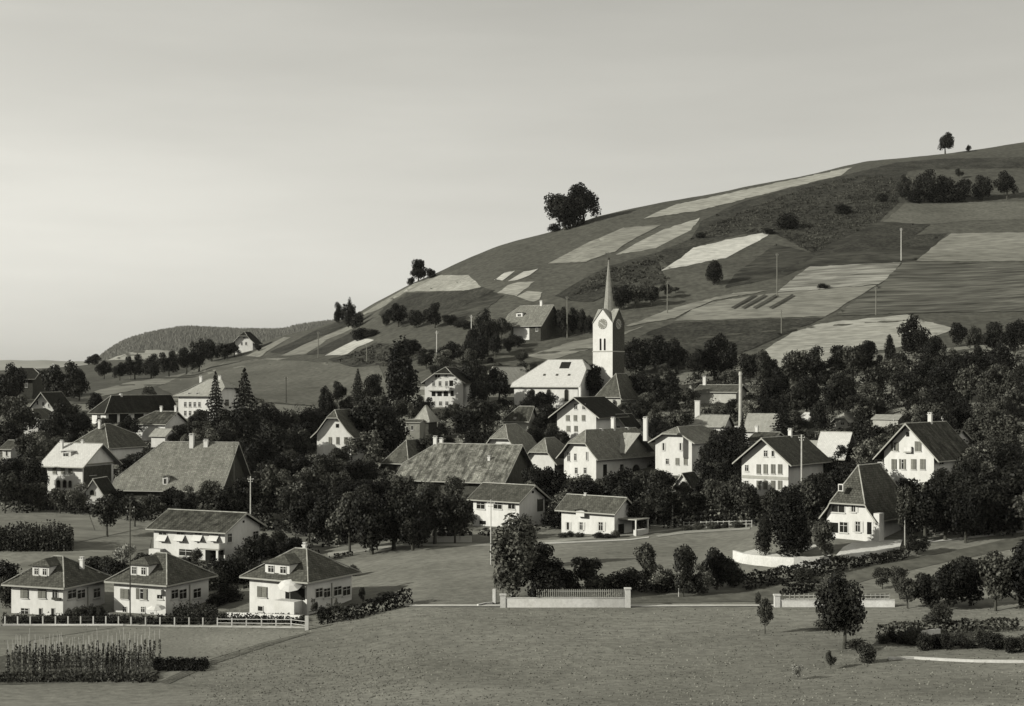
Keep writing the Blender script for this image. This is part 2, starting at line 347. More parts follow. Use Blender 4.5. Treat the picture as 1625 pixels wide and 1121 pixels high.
FIELDS = [
 ('crop_dark', [(1095, 380), (1115, 350), (1180, 320), (1260, 298), (1350, 276), (1425, 258), (1500, 252), (1850, 245), (1850, 268), (1520, 268), (1440, 272), (1425, 300), (1425, 322), (1395, 352), (1290, 402), (1230, 372), (1180, 372), (1120, 386), (1060, 422), (1040, 402)]),
 ('rough', [(1290, 402), (1395, 352), (1475, 357), (1452, 374), (1504, 370), (1456, 414), (1400, 418), (1280, 424), (1240, 440), (1150, 458), (1170, 432), (1232, 388)]),
 ('crop_dark', [(1225, 440), (1330, 392), (1395, 358), (1475, 358), (1452, 374), (1500, 371), (1470, 392), (1290, 404)]),
 ('stubble', [(1022, 348), (1050, 334), (1075, 325), (1200, 298), (1290, 279), (1352, 266), (1335, 279), (1280, 292), (1180, 317), (1110, 335), (1060, 342)]),
 ('mown', [(870, 420), (930, 388), (990, 362), (1050, 358), (1010, 378), (975, 400), (930, 416)]),
 ('stubble', [(978, 405), (1010, 386), (1050, 366), (1112, 346), (1097, 366), (1050, 390), (1042, 394)]),
 ('stubble_bright', [(1047, 431), (1075, 414), (1100, 394), (1160, 380), (1226, 367), (1205, 383), (1150, 410)]),
 ('mown', [(1070, 510), (1100, 492), (1130, 480), (1225, 466), (1392, 453), (1360, 472), (1310, 503), (1200, 506)]),
 ('striped', [(1232, 465), (1262, 440), (1285, 424), (1430, 417), (1412, 440), (1394, 452), (1300, 460)]),
 ('striped_dark', [(1325, 502), (1362, 474), (1400, 450), (1432, 418), (1850, 420), (1850, 492), (1480, 497)]),
 ('pasture', [(1395, 358), (1420, 338), (1437, 322), (1850, 318), (1850, 345), (1552, 350), (1475, 356)]),
 ('mown', [(1455, 415), (1480, 392), (1510, 371), (1850, 365), (1850, 415)]),
 ('stubble', [(1178, 582), (1230, 545), (1258, 528), (1300, 515), (1320, 512), (1440, 500), (1460, 508), (1515, 522), (1460, 545), (1380, 560), (1300, 590)]),
 ('crop_dark', [(985, 552), (1030, 528), (1068, 513), (1190, 509), (1308, 505), (1255, 527), (1190, 556), (1100, 590), (1040, 590)]),
 ('mown', [(990, 520), (1040, 500), (1090, 484), (1165, 466), (1220, 462), (1130, 478), (1070, 506)]),
 ('mown', [(835, 566), (900, 545), (1000, 525), (1022, 518), (990, 532), (942, 552), (875, 572)]),
 ('stubble', [(640, 464), (655, 452), (700, 437), (745, 438), (764, 456), (735, 462)]),
 ('mown', [(570, 502), (605, 480), (650, 455), (690, 440), (660, 456), (640, 466), (600, 492)]),
 ('stubble_bright', [(783, 445), (800, 434), (818, 431), (806, 440), (796, 446)]),
 ('stubble_bright', [(806, 447), (832, 432), (855, 428), (840, 438), (822, 446)]),
 ('stubble', [(790, 465), (806, 454), (822, 448), (848, 447), (835, 458), (820, 470)]),
 ('stubble', [(820, 471), (836, 462), (860, 464), (856, 476), (845, 480)]),
 ('rough', [(690, 505), (740, 470), (770, 460), (800, 470), (770, 492), (735, 512)]),
 ('crop_dark', [(880, 470), (960, 425), (1040, 402), (1050, 432), (1060, 450), (980, 460), (940, 480), (905, 478)]),
 ('crop_dark', [(600, 500), (615, 484), (645, 466), (735, 463), (765, 457), (785, 462), (740, 485), (700, 505), (640, 520)]),
 ('mown', [(446, 565), (500, 540), (552, 518), (568, 518), (520, 540), (484, 563)]),
 ('crop_dark', [(488, 563), (530, 541), (572, 521), (600, 524), (560, 540), (516, 562)]),
 ('stubble_bright', [(515, 565), (545, 549), (568, 538), (594, 540), (568, 552), (546, 565)]),
 ('crop_dark', [(428, 560), (470, 540), (502, 524), (540, 510), (558, 514), (510, 534), (452, 562)]),
 ('rough', [(520, 572), (560, 560), (598, 545), (640, 548), (690, 560), (640, 578), (560, 584)]),
 ('mown', [(150, 622), (200, 608), (250, 601), (320, 588), (365, 574), (460, 568), (420, 576), (350, 590), (250, 612), (160, 630)]),
 ('pasture', [(330, 575), (420, 571), (600, 580), (620, 620), (560, 650), (440, 640), (300, 640), (250, 615)]),
 ('stubble', [(170, 572), (200, 561), (225, 556), (262, 556), (310, 562), (290, 570)]),
 ('mown', [(390, 566), (410, 556), (450, 536), (462, 536), (430, 555), (412, 568)]),
]
for k, (mt, pts) in enumerate(FIELDS):
    patch('field', pts, mt, step=8 if len(pts) > 3 else 6, lift=0.10+0.03*(k % 5), ragged=.9)
for x in (1160, 1176, 1194, 1220):
    patch('hedge_strip', [(x, 491), (x+18, 481), (x+37, 470), (x+40, 471.5), (x+22, 482.5), (x+3, 492.5)], 'leaf_mid', lift=0.7)
# lanes, paths, beds
patch('path', [(640, 963.5), (780, 963.5), (1000, 964), (1230, 963), (1232, 960.5), (1000, 961), (780, 960.5), (640, 960.5)], 'gravel', lift=0.09)
patch('road', [(520, 885), (600, 872), (640, 867.5), (780, 867), (870, 862), (1000, 851), (1100, 838), (1102, 836), (1000, 848), (870, 858), (780, 863), (640, 864), (600, 868), (520, 878)], 'lane', lift=0.05)
patch('road', [(860, 864.5), (1000, 858), (1030, 854), (1030, 852), (1000, 856), (860, 862)], 'gravel', lift=0.06)
patch('path', [(5, 994), (190, 994), (300, 996), (485, 998), (485, 995), (300, 993), (190, 991.5), (5, 991.5)], 'gravel', lift=0.05)
patch('field', [(-150, 1028), (10, 1028), (60, 1015), (185, 996), (5, 995), (-150, 995)], 'mown', lift=0.04)
patch('field', [(-150, 1121), (-150, 1088), (250, 1084), (330, 1048), (420, 1020), (490, 1004), (430, 1002), (190, 999), (60, 1018), (-150, 1030), (-400, 1030), (-400, 1125)], 'meadow_left', lift=0.03)
patch('track', [(255, 1084), (330, 1051), (420, 1022), (492, 1005), (500, 1003), (425, 1026), (335, 1056), (268, 1086)], 'soil', lift=0.045)
patch('field', [(-100, 1068), (10, 1040), (120, 1040), (255, 1052), (330, 1048), (280, 1062), (230, 1080), (60, 1086), (-100, 1090)], 'soil', lift=0.04)
patch('field', [(15, 900), (90, 876), (240, 856), (238, 872), (160, 884), (70, 902), (20, 912)], 'mown', lift=0.04)
patch('lawn', [(5, 830), (100, 818), (140, 815), (150, 842), (230, 838), (120, 862), (110, 845), (20, 842)], 'mown', lift=0.06)
patch('lawn', [(1005, 948), (1180, 938), (1300, 912), (1420, 892), (1545, 868), (1625, 850), (1625, 868), (1500, 893), (1380, 920), (1290, 948), (1230, 955), (1000, 958)], 'pasture', lift=0.05)
patch('lane', [(1040, 850), (1090, 843), (1190, 838), (1190, 841), (1090, 847), (1045, 853)], 'lane', lift=0.06)

def far_ridge(name, D, us, ss, mat, drop=60, depth=900):
    u = np.arange(us[0], us[-1]+1, 6.0); s = pchip(us, ss, u); rows = []
    prof = [(-0.55, -28), (-0.4, .25), (-0.2, .72), (-0.08, .93), (0, 1.0), (0.15, .93), (0.5, .4), (1, -0.2)]
    V = []
    for (d, h) in prof:
        Dd = D+d*depth
        zc = (HY-s)/F*D; z = zc*h if h > -20 else np.full_like(zc, -30.0)
        V += [((uu-CX)/F*Dd, Dd, zz+1.5*math.sin(uu*.11+d*9)) for uu, zz in zip(u, z)]
    n = len(u); Fc = [(r*n+i, r*n+i+1, (r+1)*n+i+1, (r+1)*n+i) for r in range(len(prof)-1) for i in range(n-1)]
    o = mesh_obj(name, raw_mesh(name, V, Fc, mat)); props(o, kind='structure')
    for p in o.data.polygons: p.use_smooth = True
    return u, s
RU = [110, 145, 165, 200, 240, 300, 350, 400, 440, 480, 520, 560, 640, 760]; RS = [592, 583, 565, 544, 532, 523, 525, 527, 527, 519, 514, 511, 506, 500]
far_ridge('hills', 9000, [-900, -200, 0, 60, 100, 160, 260, 400, 1200], [560, 570, 572, 572, 573, 575, 580, 586, 590], 'far_ground', depth=1500)
far_ridge('hill', 5200, RU, RS, 'far_ground', depth=1400)
def far_forest():
    r = np.random.RandomState(3); N = 26000; D = 5200; V = []; Fc = []
    prof = [(-0.55, 0.0), (-0.4, .25), (-0.2, .72), (-0.08, .93), (0, 1.0), (0.15, .93)]
    px = [p[0] for p in prof]; ph = [p[1] for p in prof]
    for _ in range(N):
        uu = r.uniform(140, 755); d = r.uniform(-0.5, 0.06); Dd = D+d*1400
        s = float(pchip(RU, RS, [uu])[0]); z = (HY-s)/F*D*np.interp(d, px, ph)-1
        x = (uu-CX)/F*Dd; h = r.uniform(10, 19); w = h*r.uniform(.3, .5)
        b = len(V); k = 4; a0 = r.uniform(0, 6)
        V += [(x+w*math.cos(a0+i*2*math.pi/k)*r.uniform(.7, 1.2), Dd+w*math.sin(a0+i*2*math.pi/k), z+h*r.uniform(.08, .2)) for i in range(k)]+[(x, Dd, z+h)]
        Fc += [(b+i, b+(i+1) % k, b+k) for i in range(k)]
    props(mesh_obj('forest', raw_mesh('forest', V, Fc, 'far_needle')), 'spruce forest covering the low distant ridge behind the chalet', 'forest', kind='stuff')
far_forest()

def haze():
    bm = bmesh.new(); box(bm, -17000, 17000, -300, 14600, -64, 215)
    me = bpy.data.meshes.new('haze'); bm.to_mesh(me); bm.free()
    m = bpy.data.materials.new('haze_air'); m.use_nodes = True; n = m.node_tree.nodes; n.clear()
    pv = n.new('ShaderNodeVolumePrincipled'); pv.inputs['Density'].default_value = 0.000022; pv.inputs['Color'].default_value = (0.95, 0.94, 0.88, 1)
    ou = n.new('ShaderNodeOutputMaterial'); m.node_tree.links.new(pv.outputs[0], ou.inputs['Volume']); me.materials.append(m)
    props(mesh_obj('haze', me), 'thin pale summer haze over the whole valley', 'haze', kind='stuff')
haze()

# ------------------------------------------------------------------ houses, read from the photo: corner, walls, eave and ridge rows
os_dbg = False
HOUSES = []      # (short name, bbox in photo pixels, distance) for placing trees clear of them
WIN = {}
def win_mesh(w, h, style):
    key = (round(w, 1), round(h, 1), style)
    if key in WIN: return WIN[key]
    w, h = max(.35, key[0]), max(.35, key[1]); bm = bmesh.new(); t = 0.07; d0, d1 = -0.06, 0.02
    x0, x1 = -w/2, w/2; z0, z1 = -h/2, h/2
    box(bm, x0, x1, d0, d1, z0, z0+t); box(bm, x0, x1, d0, d1, z1-t, z1); box(bm, x0, x0+t, d0, d1, z0+t, z1-t); box(bm, x1-t, x1, d0, d1, z0+t, z1-t)
    if h > 0.7 and w > 0.6:
        box(bm, -t*.4, t*.4, d0+.01, d1, z0+t, z1-t)
        box(bm, x0+t, -t*.4, d0+.012, d1, z1-h*.36, z1-h*.36+t*.7); box(bm, t*.4, x1-t, d0+.012, d1, z1-h*.36, z1-h*.36+t*.7)
    box(bm, x0-.1, x1+.1, -0.16, d1, z0-.09, z0-.003)
    me = bpy.data.meshes.new('window'); bmesh.ops.recalc_face_normals(bm, faces=bm.faces)
    if style == 'joined':
        box(bm, x0+t, x1-t, -0.03, d1, z0+t, z1-t, 1)
    bm.to_mesh(me); bm.free(); mats_on(me, ['white_paint', 'glass'])
    bm = bmesh.new(); box(bm, x0+t, x1-t, -0.03, d1, z0+t, z1-t); mp = bpy.data.meshes.new('pane'); bm.to_mesh(mp); bm.free(); mats_on(mp, 'glass')
    bm = bmesh.new(); sw = w/2 if style != 's' else w/2+.02
    box(bm, -sw/2+.01, sw/2-.01, -0.045, 0, z0, z1)
    nsl = max(3, int(h/.22))
    for i in range(nsl):
        a = z0+.06+(h-.12)*i/nsl; box(bm, -sw/2+.07, sw/2-.07, -0.075, -0.046, a, a+(h-.12)/nsl*.55)
    ms = bpy.data.meshes.new('shutter'); bm.to_mesh(ms); bm.free()
    WIN[key] = (me, mp, ms, sw, w, h); return WIN[key]
SH = {}
def shutter_me(ms, mat):
    k = (ms.name, mat)
    if k not in SH:
        m = ms.copy(); mats_on(m, mat); SH[k] = m
    return SH[k]

def roof_polys(w, y0, y1, ze, zr, hf, sf, hb, sb):
    """ridge along y. w half width at eave, hf/hb how far the hips come down (0 none, 1 full), sf/sb ridge set back. -> list of (pts, kind)"""
    zf = zr-hf*(zr-ze); zb = zr-hb*(zr-ze); R0 = (0, y0+(sf if hf else 0), zr); R1 = (0, y1-(sb if hb else 0), zr); out = []
    for s in (-1, 1):
        p = [(s*w, y0, ze)]
        if 0 < hf < 1: p.append((s*hf*w, y0, zf))
        p += [R0, R1]
        if 0 < hb < 1: p.append((s*hb*w, y1, zb))
        p.append((s*w, y1, ze)); out.append((p, 'L' if s < 0 else 'R'))
    if hf: out.append(([(-hf*w, y0, zf), (hf*w, y0, zf), R0], 'F'))
    if hb: out.append(([(hb*w, y1, zb), (-hb*w, y1, zb), R1], 'B'))
    return out
def roof_mesh(polys, T4, flare=0.0, t=0.17, name='roof', mat='roof_grey', ze=0, zr=1):
    bm = bmesh.new()
    for p, k in polys: poly(bm, p)
    bmesh.ops.remove_doubles(bm, verts=bm.verts, dist=0.002)
    if flare:
        zk = ze+(zr-ze)*0.30
        bmesh.ops.bisect_plane(bm, geom=list(bm.verts)+list(bm.edges)+list(bm.faces), plane_co=(0, 0, zk), plane_no=(0, 0, 1))
        for v in bm.verts:
            if v.co.z < zk-1e-3: v.co.z = zk-(zk-v.co.z)*(1-flare)
    bmesh.ops.recalc_face_normals(bm, faces=bm.faces)
    for f in bm.faces:
        if f.normal.z < 0: f.normal_flip()
    uvl = bm.loops.layers.uv.new('slope')
    top = list(bm.faces)
    for f in top:
        n = f.normal; up = Vector((-n.x*n.z, -n.y*n.z, 1-n.z*n.z)); up = up.normalized() if up.length > 1e-4 else Vector((0, 1, 0)); al = up.cross(n)
        for l in f.loops: l[uvl].uv = (l.vert.co.dot(al), l.vert.co.dot(up))
    bound = [e for e in bm.edges if len(e.link_faces) == 1]
    vm = {v: bm.verts.new(v.co+Vector((0, 0, 0.19-t))) for v in list(bm.verts)}
    for v in vm: v.co.z += 0.19
    for f in top: bm.faces.new([vm[v] for v in reversed(f.verts)])
    for e in bound:
        a, b = e.verts; bm.faces.new((a, b, vm[b], vm[a]))
    for v in bm.verts: v.co = T4 @ v.co
    bmesh.ops.recalc_face_normals(bm, faces=bm.faces)
    me = bpy.data.meshes.new(name); bm.to_mesh(me); bm.free(); mats_on(me, mat); return me

class House:
    def __init__(s, name, label, short, xc, base, xl, xr, a, eave, ridge, axis='y', D=None, W=None, L=None, wall='plaster', roof='roof_grey',
                 hf=0, sf=0, hb=None, sb=None, o=0.9, og=None, flare=0.0, cat='house', group=None, cap=True, barge=True, below=4.0, found=True):
        a = math.radians(a)+math.atan((xc-CX)/F); s.a = a; s.sg = 1 if a > 0 else -1
        if D is None: D = dist(xc, base)
        s.P = Vector(((xc-CX)/F*D, D)); s.e = Vector((math.cos(a), -math.sin(a))); s.d = Vector((math.sin(a), math.cos(a)))
        s.z0 = (HY-base)/F*D
        tl = (xl-CX)/F; tr = (xr-CX)/F; X0, Y0 = s.P
        if s.sg > 0:
            s.W = W or (X0-tl*Y0)/(s.e.x-tl*s.e.y); s.L = L or (tr*Y0-X0)/(s.d.x-tr*s.d.y); s.x0, s.x1 = -s.W, 0
        else:
            s.W = W or (tr*Y0-X0)/(s.e.x-tr*s.e.y); s.L = L or (X0-tl*Y0)/(tl*s.d.y-s.d.x); s.x0, s.x1 = 0, s.W
        s.W = abs(s.W); s.L = abs(s.L)
        if os_dbg: print('H', short, round(D), 'ground', round(ground(s.P.x, D)-s.z0, 1), 'W', round(s.W, 1), 'L', round(s.L, 1))
        s.ze = (HY-eave)/F*Y0-s.z0
        s.xm = (s.x0+s.x1)/2; s.axis = axis; s.o = o; og = o if og is None else og; s.og = og
        hb = hf if hb is None else hb; sb = sf if sb is None else sb
        if axis == 'y':
            half = s.W/2; c = s.P+s.e*s.xm+s.d*((-og+sf) if hf else -og)
        else:
            half = s.L/2; c = s.P+s.e*s.xm+s.d*(s.L/2)
        s.zr = (HY-ridge)/F*c.y-s.z0; s.half = half
        m = (s.zr-s.ze)/half; s.m = m
        ez = s.ze-m*o; w = half+o
        s.root = empty(name, (X0, Y0, s.z0), -a); props(s.root, label, cat, group)
        bm = bmesh.new(); x0, x1, L_ = s.x0, s.x1, s.L; zz = -below if found else 0
        zhf = s.zr-hf*(s.zr-ez) if hf else s.zr; zhb = s.zr-hb*(s.zr-ez) if hb else s.zr
        B = [bm.verts.new(p) for p in ((x0, 0, zz), (x1, 0, zz), (x1, L_, zz), (x0, L_, zz))]
        T = [bm.verts.new(p) for p in ((x0, 0, s.ze), (x1, 0, s.ze), (x1, L_, s.ze), (x0, L_, s.ze))]
        def gable(va, vb, A, Bp, zh):     # returns upper points between va and vb
            mid = (Vector(A)+Vector(Bp))/2
            if zh >= s.zr-.01: return [bm.verts.new((mid.x, mid.y, s.zr))]
            if zh <= s.ze+.02: return []
            k = (s.zr-zh)/(s.zr-s.ze)
            return [bm.verts.new(((mid.x+(Vector(q).x-mid.x)*k), (mid.y+(Vector(q).y-mid.y)*k), zh)) for q in (Bp, A)]
        if axis == 'y':
            f = gable(T[0], T[1], T[0].co, T[1].co, zhf); b = gable(T[2], T[3], T[2].co, T[3].co, zhb)
            bm.faces.new([B[0], B[1], T[1]]+f+[T[0]]); bm.faces.new([B[2], B[3], T[3]]+b+[T[2]])
            bm.faces.new([B[1], B[2], T[2], T[1]]); bm.faces.new([B[3], B[0], T[0], T[3]])
            T4 = Matrix.Translation((s.xm, 0, 0)); ya, yb = -og, s.L+og
        else:
            r = gable(T[1], T[2], T[1].co, T[2].co, zhb); l = gable(T[3], T[0], T[3].co, T[0].co, zhf)
            bm.faces.new([B[0], B[1], T[1], T[0]]); bm.faces.new([B[2], B[3], T[3], T[2]])
            bm.faces.new([B[1], B[2], T[2]]+r+[T[1]]); bm.faces.new([B[3], B[0], T[0]]+l+[T[3]])
            # canonical y runs along +x of the house, front end (hf) at the far side x0
            T4 = Matrix.Translation((x0, s.L/2, 0)) @ Matrix(((0, 1, 0, 0), (-1, 0, 0, 0), (0, 0, 1, 0), (0, 0, 0, 1))); ya, yb = -og, s.W+og
        s.wall = bm_obj('wall', bm, wall, s.root)
        pl = roof_polys(w, ya, yb, ez, s.zr, hf, sf, hb, sb)
        s.roof = mesh_obj('roof', roof_mesh(pl, T4, flare, mat=roof, ze=ez, zr=s.zr), s.root)
        s.T4 = T4; s.ez = ez
        if cap:
            bm = bmesh.new(); r0 = ya+(sf if hf else 0); r1 = yb-(sb if hb else 0)
            box(bm, -.13, .13, r0, r1, s.zr+.16, s.zr+.28)
            for v in bm.verts: v.co = T4 @ v.co
            bm_obj('ridge_cap', bm, 'ridge_cap', s.root)
            for (h, y, R) in ((hf, ya, r0), (hb, yb, r1)):
                if h:
                    zf = s.zr-h*(s.zr-ez)
                    for q in (-1, 1):
                        A_ = Vector((q*h*w, y, zf+.21))
                        if flare and h == 1: A_.z += (s.zr-ez)*.30*flare
                        bm = bmesh.new(); tube(bm, A_, Vector((0, R, s.zr+.22)), .09, .09, 5)
                        for v in bm.verts: v.co = T4 @ v.co
                        bm_obj('hip_cap', bm, 'ridge_cap', s.root)
        if barge:
            for (h, y, q) in ((hf, ya, -1), (hb, yb, 1)):
                if h < 1:
                    bm = bmesh.new(); zf = s.zr-h*(s.zr-ez) if h else s.zr
                    zl = ez+(s.zr-ez)*.30*flare
                    for sd in (-1, 1):
                        pts = [(sd*w, zl), (sd*w*(1-.30), ez+(s.zr-ez)*.30)] if flare else [(sd*w, ez)]
                        pts.append((sd*h*w, zf))
                        for (xa, za), (xb, zb) in zip(pts[:-1], pts[1:]):
                            yy0, yy1 = (y-.06, y-.004) if q < 0 else (y+.004, y+.06)
                            vs = [bm.verts.new(p) for p in ((xa, yy0, za-.06), (xb, yy0, zb-.06), (xb, yy0, zb+.23), (xa, yy0, za+.23), (xa, yy1, za-.06), (xb, yy1, zb-.06), (xb, yy1, zb+.23), (xa, yy1, za+.23))]
                            for idx in ((0, 1, 2, 3), (7, 6, 5, 4), (0, 4, 5, 1), (3, 2, 6, 7), (0, 3, 7, 4), (1, 5, 6, 2)): bm.faces.new([vs[i] for i in idx])
                    if h and not flare or h: 
                        yy0, yy1 = (y-.06, y-.004) if q < 0 else (y+.004, y+.06)
                        box(bm, -h*w, h*w, yy0, yy1, zf-.02, zf+.16)
                    for v in bm.verts: v.co = T4 @ v.co
                    bm_obj('bargeboard', bm, 'trim', s.root)
        # gutter boards along the eaves
        fz = (s.zr-ez)*.30*flare; G = [(min(q, q*1), q) for q in ()]
        bxs = [(min(sd*w, sd*w+sd*.09), max(sd*w, sd*w+sd*.09), ya, yb) for sd in (-1, 1)]
        if hf == 1: bxs.append((-w, w, ya-.09, ya))
        if hb == 1: bxs.append((-w, w, yb, yb+.09))
        for (a0, a1, b0, b1) in bxs:
            bm = bmesh.new(); box(bm, a0, a1, b0, b1, ez+fz-.02, ez+fz+.17)
            for v in bm.verts: v.co = T4 @ v.co
            bm_obj('gutter', bm, 'trim' if roof != 'roof_dark' else 'timber_grey', s.root)
        ys = min(ridge, eave); HOUSES.append((short, (min(xl, xc), ys, max(xr, xc), base), D, s))
        s.short = short; s.bb = (min(xl, xc), ys, max(xr, xc), base); s.D = D
    # --- photo pixel -> point on a wall
    def on(s, face, px, py):
        tx = (px-CX)/F; tz = (HY-py)/F; X0, Y0 = s.P
        if face == 'f':
            u = (tx*Y0-X0)/(s.e.x-tx*s.e.y); D = Y0+u*s.e.y; return (u, 0.0, tz*D-s.z0)
        if face == 's':
            v = (tx*Y0-X0)/(s.d.x-tx*s.d.y); D = Y0+v*s.d.y; return (0.0, v, tz*D-s.z0)
        Q = s.P+(s.e*s.xm if face == 'my' else s.d*(s.L/2))
        dr = s.d if face == 'my' else s.e
        v = (tx*Q.y-Q.x)/(dr.x-tx*dr.y); D = Q.y+v*dr.y
        return (s.xm, v, tz*D-s.z0) if face == 'my' else (v, s.L/2, tz*D-s.z0)
    def wins(s, face, rects, style='w', sh='shutter_grey'):
        for (x0, x1, y0, y1) in rects:
            A = s.on(face, x0, y1); B = s.on(face, x1, y0)
            if face == 'f': w = abs(B[0]-A[0]); c = ((A[0]+B[0])/2, -0.004, (A[2]+B[2])/2); rz = 0
            else: w = abs(B[1]-A[1]); c = (0.004*s.sg, (A[1]+B[1])/2, (A[2]+B[2])/2); rz = math.pi/2*s.sg
            h = abs(B[2]-A[2])
            if style in ('o',): w = w/1.9
            if style == 'a': s.arch(face, c, w, h, rz); continue
            if style == 'v':
                bm = bmesh.new(); box(bm, -w/2, w/2, -.03, .0, -h/2, h/2); bm_obj('opening', bm, 'opening', s.root, c, (0, 0, rz)); continue
            if style == 'd':
                bm = bmesh.new(); box(bm, -w/2, w/2, -.05, .0, -h/2, h/2); box(bm, -w/2-.1, -w/2-.002, -.08, 0, -h/2, h/2+.1); box(bm, w/2+.002, w/2+.1, -.08, 0, -h/2, h/2+.1); bm_obj('door', bm, 'timber_dark', s.root, c, (0, 0, rz)); continue
            me, mp, ms, sw, w, h = win_mesh(w, h, style)
            fr = mesh_obj('window', me, s.root, c, (0, 0, rz)); mesh_obj('pane', mp, fr)
            if style in ('o', 's'):
                off = (w/2+sw/2+.01) if style == 'o' else sw/2
                for q in (-1, 1):
                    mesh_obj('shutter', shutter_me(ms, sh), fr, (q*off, -0.006 if style == 'o' else -0.065, 0))
            if style == 'u':                                            # one shutter swung, one closed
                mesh_obj('shutter', shutter_me(ms, sh), fr, (-(w/2+sw/2+.01), -.006, 0)); mesh_obj('shutter', shutter_me(ms, sh), fr, (sw/2, -.065, 0))
    def row(s, face, xs, w, y0, y1, style='w', sh='shutter_grey'):
        s.wins(face, [(x-w/2, x+w/2, y0, y1) for x in xs], style, sh)
    def arch(s, face, c, w, h, rz):
        def fan(w, h, y, n=8):
            r = w/2; pts = [(-w/2, -h/2), (w/2, -h/2)]+[(r*math.cos(math.pi*i/n), h/2-r+r*math.sin(math.pi*i/n)) for i in range(n+1)]
            return [(p[0], y, p[1]) for p in pts]
        bm = bmesh.new(); A = [bm.verts.new(p) for p in fan(w, h, -.05)]; B = [bm.verts.new(p) for p in fan(w, h, 0)]
        bm.faces.new(A); n = len(A)
        for i in range(n): bm.faces.new((A[i], A[(i+1) % n], B[(i+1) % n], B[i]))
        win = bm_obj('window', bm, 'glass', s.root, c, (0, 0, rz))
        bm = bmesh.new(); o_ = fan(w+.22, h+.2, -.09); i_ = fan(w, h, -.09); O = [bm.verts.new(p) for p in o_]; I = [bm.verts.new(p) for p in i_]; O2 = [bm.verts.new((p[0], 0, p[2])) for p in o_]
        for i in range(n):
            k = (i+1) % n; bm.faces.new((O[i], O[k], I[k], I[i])); bm.faces.new((O[i], O2[i], O2[k], O[k]))
        bm_obj('surround', bm, 'trim', win)
    def chimney(s, px, ytop, w=0.8, off=0.0, mat='plaster', ddown=1.3, hood=True, py=None):
        w *= .8
        face = 'my' if s.axis == 'y' else 'mx'; x, y, z = s.on(face, px, ytop)
        if s.axis == 'y': x += off
        else: y += off
        zb = s.zr-abs(off)*s.m-ddown*.7
        z = max(z, zb+1.0)
        bm = bmesh.new(); box(bm, x-w/2, x+w/2, y-w*.4, y+w*.4, zb, z-.15); box(bm, x-w/2-.08, x+w/2+.08, y-w*.4-.08, y+w*.4+.08, z-.148, z)
        if hood:
            box(bm, x-w/2+.05, x-w/2+.15, y-w*.3, y+w*.3, z+.002, z+.2); box(bm, x+w/2-.15, x+w/2-.05, y-w*.3, y+w*.3, z+.002, z+.2); box(bm, x-w/2-.02, x+w/2+.02, y-w*.4-.02, y+w*.4+.02, z+.202, z+.27)
        bm_obj('chimney', bm, mat, s.roof)
    def dormer(s, x0, x1, y0, y1, rise=0.7, hipf=1, wall='plaster', roof=None, nwin=2, win=True, o=.35, setb=None):
        xm = (x0+x1)/2; tx = (xm-CX)/F; tz = (HY-y1)/F
        # local y and z of the ray point at distance D:  y = (D*tx - X)*dx + (D - Y)*dy ; z = D*tz - z0
        X0, Y0 = s.P
        if s.axis == 'x':
            ay = tx*s.d.x+s.d.y; by = -(X0*s.d.x+Y0*s.d.y); m = s.m
            D = (s.ze+m*by+s.z0)/(tz-m*ay); y = ay*D+by; x = (D*tx-X0)*s.e.x+(D-Y0)*s.e.y; z = D*tz-s.z0
            w = (x1-x0)*D/F/math.cos(s.a-math.atan((xm-CX)/F)); h = (y1-y0)*D/F; dep = h/m+rise/m+.6
            T4 = Matrix.Translation((x, y, z))
        else:   # on the near-side slope is not needed
            return
        bm = bmesh.new(); box(bm, -w/2, w/2, 0, dep, -.6, h)
        for v in bm.verts: v.co = T4 @ v.co
        dm = bm_obj('dormer', bm, wall, s.root)
        pl = roof_polys(w/2+o, -o, dep+.5, h-.08, h+rise, hipf, setb or w*.45, 0, 0)
        mesh_obj('dormer_roof', roof_mesh(pl, T4, 0, t=.1, name='dormer_roof', mat=roof or s.roof.data.materials[0].name), dm)
        if win:
            for i in range(nwin):
                me = win_mesh(w/nwin*.55, h*.68, 'joined')[0]
                mesh_obj('window', me, dm, (x-w/2+w*(i+.5)/nwin, y-.004, z+h*.5))
    def skylight(s, x0, x1, y0, y1, mat='glass'):
        xm = (x0+x1)/2; tx = (xm-CX)/F; tz = (HY-(y0+y1)/2)/F; X0, Y0 = s.P; m = s.m
        ay = tx*s.d.x+s.d.y; by = -(X0*s.d.x+Y0*s.d.y); D = (s.ze+.2+m*by+s.z0)/(tz-m*ay); y = ay*D+by; x = (D*tx-X0)*s.e.x+(D-Y0)*s.e.y; z = D*tz-s.z0
        w = (x1-x0)*D/F; h = (y1-y0)*D/F/math.sin(math.atan(m))
        bm = bmesh.new(); box(bm, -w/2, w/2, -h/2, h/2, -.05, .1); o = bm_obj('skylight', bm, mat, s.roof, (x, y, z), (math.atan(m), 0, 0))
    def part_box(s, name, face, x0, x1, y0, y1, d0, d1, mat, parent=None):
        """box on a wall covering a photo rectangle, from d0 to d1 metres out of the wall"""
        A = s.on(face, x0, y1); B = s.on(face, x1, y0); bm = bmesh.new()
        if face == 'f': box(bm, min(A[0], B[0]), max(A[0], B[0]), -d1, -d0, min(A[2], B[2]), max(A[2], B[2]))
        else: q = s.sg; box(bm, min(q*d0, q*d1), max(q*d0, q*d1), min(A[1], B[1]), max(A[1], B[1]), min(A[2], B[2]), max(A[2], B[2]))
        return bm_obj(name, bm, mat, parent or s.root)
